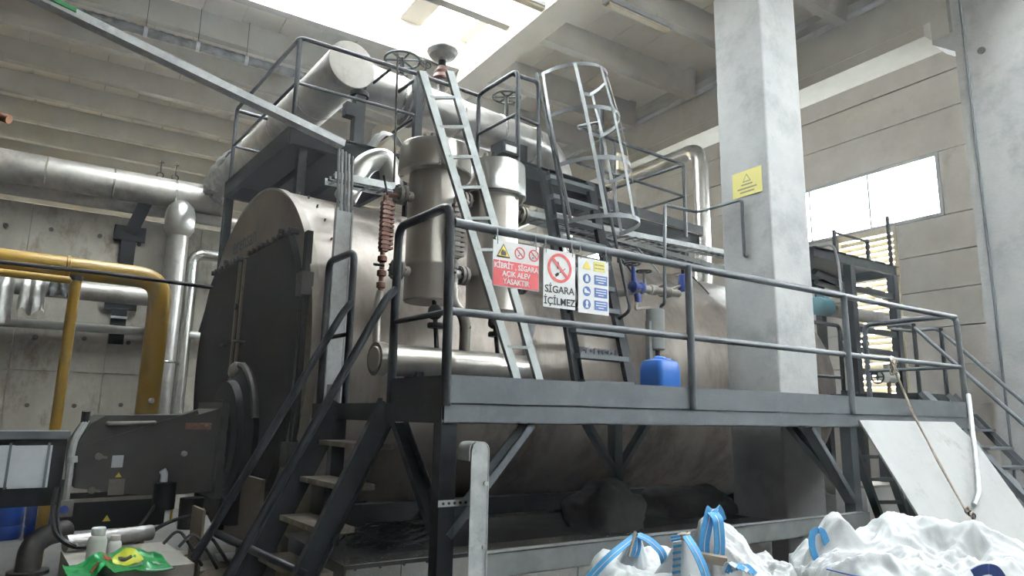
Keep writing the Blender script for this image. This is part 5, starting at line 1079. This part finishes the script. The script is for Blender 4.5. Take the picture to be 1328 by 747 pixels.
# bag three, wide open and rumpled
c3 = at(1206, 745, d=3.02); b3, f3_ = bulk_bag('wide rumpled white bulk bag heaped open under the board', (c3.x, c3.y, 0), YAW-1.57, .555, .42, at(1185, 724, d=3.05).z, [(-.66, .45, .17, .27, 1.0), (.30, .6, .11, .6, 1.2), (-.05, .75, .07, .6, 1), (.75, .2, .08, .5, 1.2)], 2.7, amp=.062, n=120)
strap(b3, [A(1066, 745, 3.12), A(1052, 708, 3.14), A(1054, 689, 3.15), A(1066, 687, 3.15), A(1074, 708, 3.14), A(1078, 745, 3.12)], .03, 'strap_blue', line=False); strap(b3, [A(1262, 745, 2.55), A(1274, 738, 2.55), A(1290, 738, 2.55), A(1298, 750, 2.55)], .04, 'strap_navy', line=False); strap(b3, [A(1072, 738, 2.70), A(1095, 744, 2.64), A(1125, 750, 2.62)], .006, 'strap_navy', line=False)

# ---- clutter at the left foot of the burner
cr = thing('plywood_crate', 'grey plywood crate holding bottles near the burner', 'crate', at(165, 747, v=5.45))
cz = .62; v0_, v1_ = 5.15, 6.1; cu0, cu1 = ub(at(95, 720, v=5.4)).x, ub(at(232, 720, v=5.6)).x
cr.location = B((cu0+cu1)/2, 5.6, 0); cr['org'] = tuple(cr.location)
MB().bspan(cu0, cu1, v0_, v1_, cz-.02, cz).build('lid_board', 'plywood', cr, smooth=False)
for a, b, d_, e_ in ((cu0, cu0+.018, v0_, v1_), (cu1-.018, cu1, v0_, v1_), (cu0+.018, cu1-.018, v0_, v0_+.018), (cu0+.018, cu1-.018, v1_-.018, v1_)): MB().bspan(a, b, d_, e_, 0, cz-.02).build('side_board', 'plywood', cr, smooth=False)
for px, py, s_, lb in ((125, 712, 1.0, 'larger white plastic bottle standing on the crate'), (148, 714, .72, 'smaller white plastic bottle standing on the crate')):
    p = at(px, py, v=5.62); p.z = cz; p = B(ub(p).x, 5.62, cz); t = thing('plastic_bottle', lb, 'bottle', p)
    MB().lathe([(.0, 0), (.055*s_, 0), (.06*s_, .01), (.06*s_, .13*s_), (.05*s_, .155*s_), (.035*s_, .165*s_)], p, Z, 20).build('body', 'plastic_white', t); MB().lathe([(.042*s_, .165*s_), (.044*s_, .17*s_), (.044*s_, .21*s_), (.04*s_, .215*s_)], p, Z, 16).build('cap', 'plastic_white', t)
ac0, ac1 = at(85, 702, v=6.0), at(196, 692, v=6.2); ac0.z = ac1.z = cz+.062
tag(MB().tube([ac0.lerp(ac1, k/24) for k in range(25)], [.058+.003*(k % 2) for k in range(25)], 16).build('aluminium_roll', 'foil'), 'dented aluminium pipe length lying under the burner', 'pipe')
# green film bag
def gfilm(i, j):
    u_ = ub(at(85, 735, v=5.3)).x; u1_ = ub(at(214, 735, v=5.3)).x
    x_ = u_+(u1_-u_)*i; v_ = 5.05+.42*j
    z_ = cz+.02+.10*math.exp(-((i-.30)/.10)**2)*(1-.4*j)+.07*math.exp(-((i-.68)/.22)**2)*(.5+.5*j)+.03*noise.noise(Vector((i*6, j*4, 3)))+.015*noise.noise(Vector((i*14, j*9, 1)))-.05*(1-j)
    return B(x_, v_-.06*math.sin(i*9), max(z_, cz+.008))
gf = thing('film_bag', 'crumpled glossy green packaging bag lying on the crate edge', 'bag', B(.9, 5.2, cz))
MB().sheet(gfilm, 40, 16, .004).build('film', 'green_film', gf)
def patch(i0, i1, j0, j1, mt_, name, shape=None): return MB().sheet(lambda i, j: gfilm(i0+(i1-i0)*i, j0+(j1-j0)*j+(.0 if not shape else shape*math.sin(i*3.14)*(1 if j > .5 else -1)))+Z*.006-V*.004, 12, 6, .002).build(name, mt_, gf)
patch(.45, .74, .48, .72, 'film_yellow', 'yellow_print', .16); patch(.52, .64, .52, .66, 'sign_black', 'dark_print', .06); patch(.38, .47, .6, .9, 'film_red', 'red_print'); patch(.20, .27, .25, .42, 'film_red', 'red_print'); patch(.60, .70, .2, .28, 'film_silver', 'white_print'); patch(.82, .94, .4, .5, 'film_silver', 'white_print'); patch(.72, .98, .02, .10, 'film_silver', 'silver_edge')
# boards and scraps on the floor between crate and stair
rg = random.Random(3)
for k, (px, py, w_, d_, rot, z_, mt_, lb) in enumerate(((245, 738, .70, .45, .3, .0, 'plywood', 'grey board lying on the floor by the stair foot'), (300, 744, .55, .40, -.4, .03, 'cardboard', 'brown board lying on the floor behind the stair'), (215, 722, .6, .35, .9, .05, 'plywood', 'pale board lying askew below the burner'), (295, 722, .35, .22, 1.5, .06, 'paper', 'small pale scrap sheet lying behind the handrail end'))):
    p = at(px, py, Z=z_+.02); tag(MB().box(p, (w_, d_, .02), (Vector((math.cos(rot), math.sin(rot), 0)), Vector((-math.sin(rot), math.cos(rot), 0)), Z)).build('loose_board', mt_, smooth=False), lb, 'board')
cs_ = at(255, 690, v=6.15); tag(MB().box(Vector((cs_.x, cs_.y, .43)), (.02, .35, .85), (U, V, Z)).build('cardboard_sheet', 'cardboard', smooth=False), 'upright brown cardboard sheet standing below the boiler door', 'cardboard')
tag(MB().bspan(1.9, 1.93, 5.70, 6.22, .02, 1.1).build('metal_sheet', 'boiler_front', smooth=False), 'brown metal sheet standing behind the stair under the boiler front', 'sheet')
p = at(60, 725, Z=0); 
for k in range(3):
    p = at(212+k*20, 705+k*4, v=5.8-.12*k); tag(MB().tube(fillet([p, p+Vector((.1, .05, .1)), p+Vector((.2, -.05, -.05)), p+Vector((.3, .1, -.2))], .1), .012, 6).build('loose_hose', 'rubber'), ('black hose end curling out below the burner', 'black hose loop beside the upright cardboard', 'short black hose lying next to the boiler door')[k], 'hose')

# ================================================================== thin dusty haze filling the hall
hz_ = bpy.data.materials.new('haze'); hz_.use_nodes = True; nt = hz_.node_tree; nt.nodes.clear()
o_ = nt.nodes.new('ShaderNodeOutputMaterial'); vs_ = nt.nodes.new('ShaderNodeVolumeScatter'); vs_.inputs['Density'].default_value = .0042; vs_.inputs['Anisotropy'].default_value = .55; vs_.inputs['Color'].default_value = (.95, .97, 1, 1)
nt.links.new(vs_.outputs[0], o_.inputs['Volume']); M['haze'] = hz_
hb_ = MB().span((-15, -9, -.6), (15, 35, 10.5)).build('haze', 'haze', smooth=False); hb_['kind'] = 'stuff'; hb_['label'] = 'thin dusty haze hanging in the air of the hall'; hb_['category'] = 'haze'
SC.cycles.volume_bounces = 0
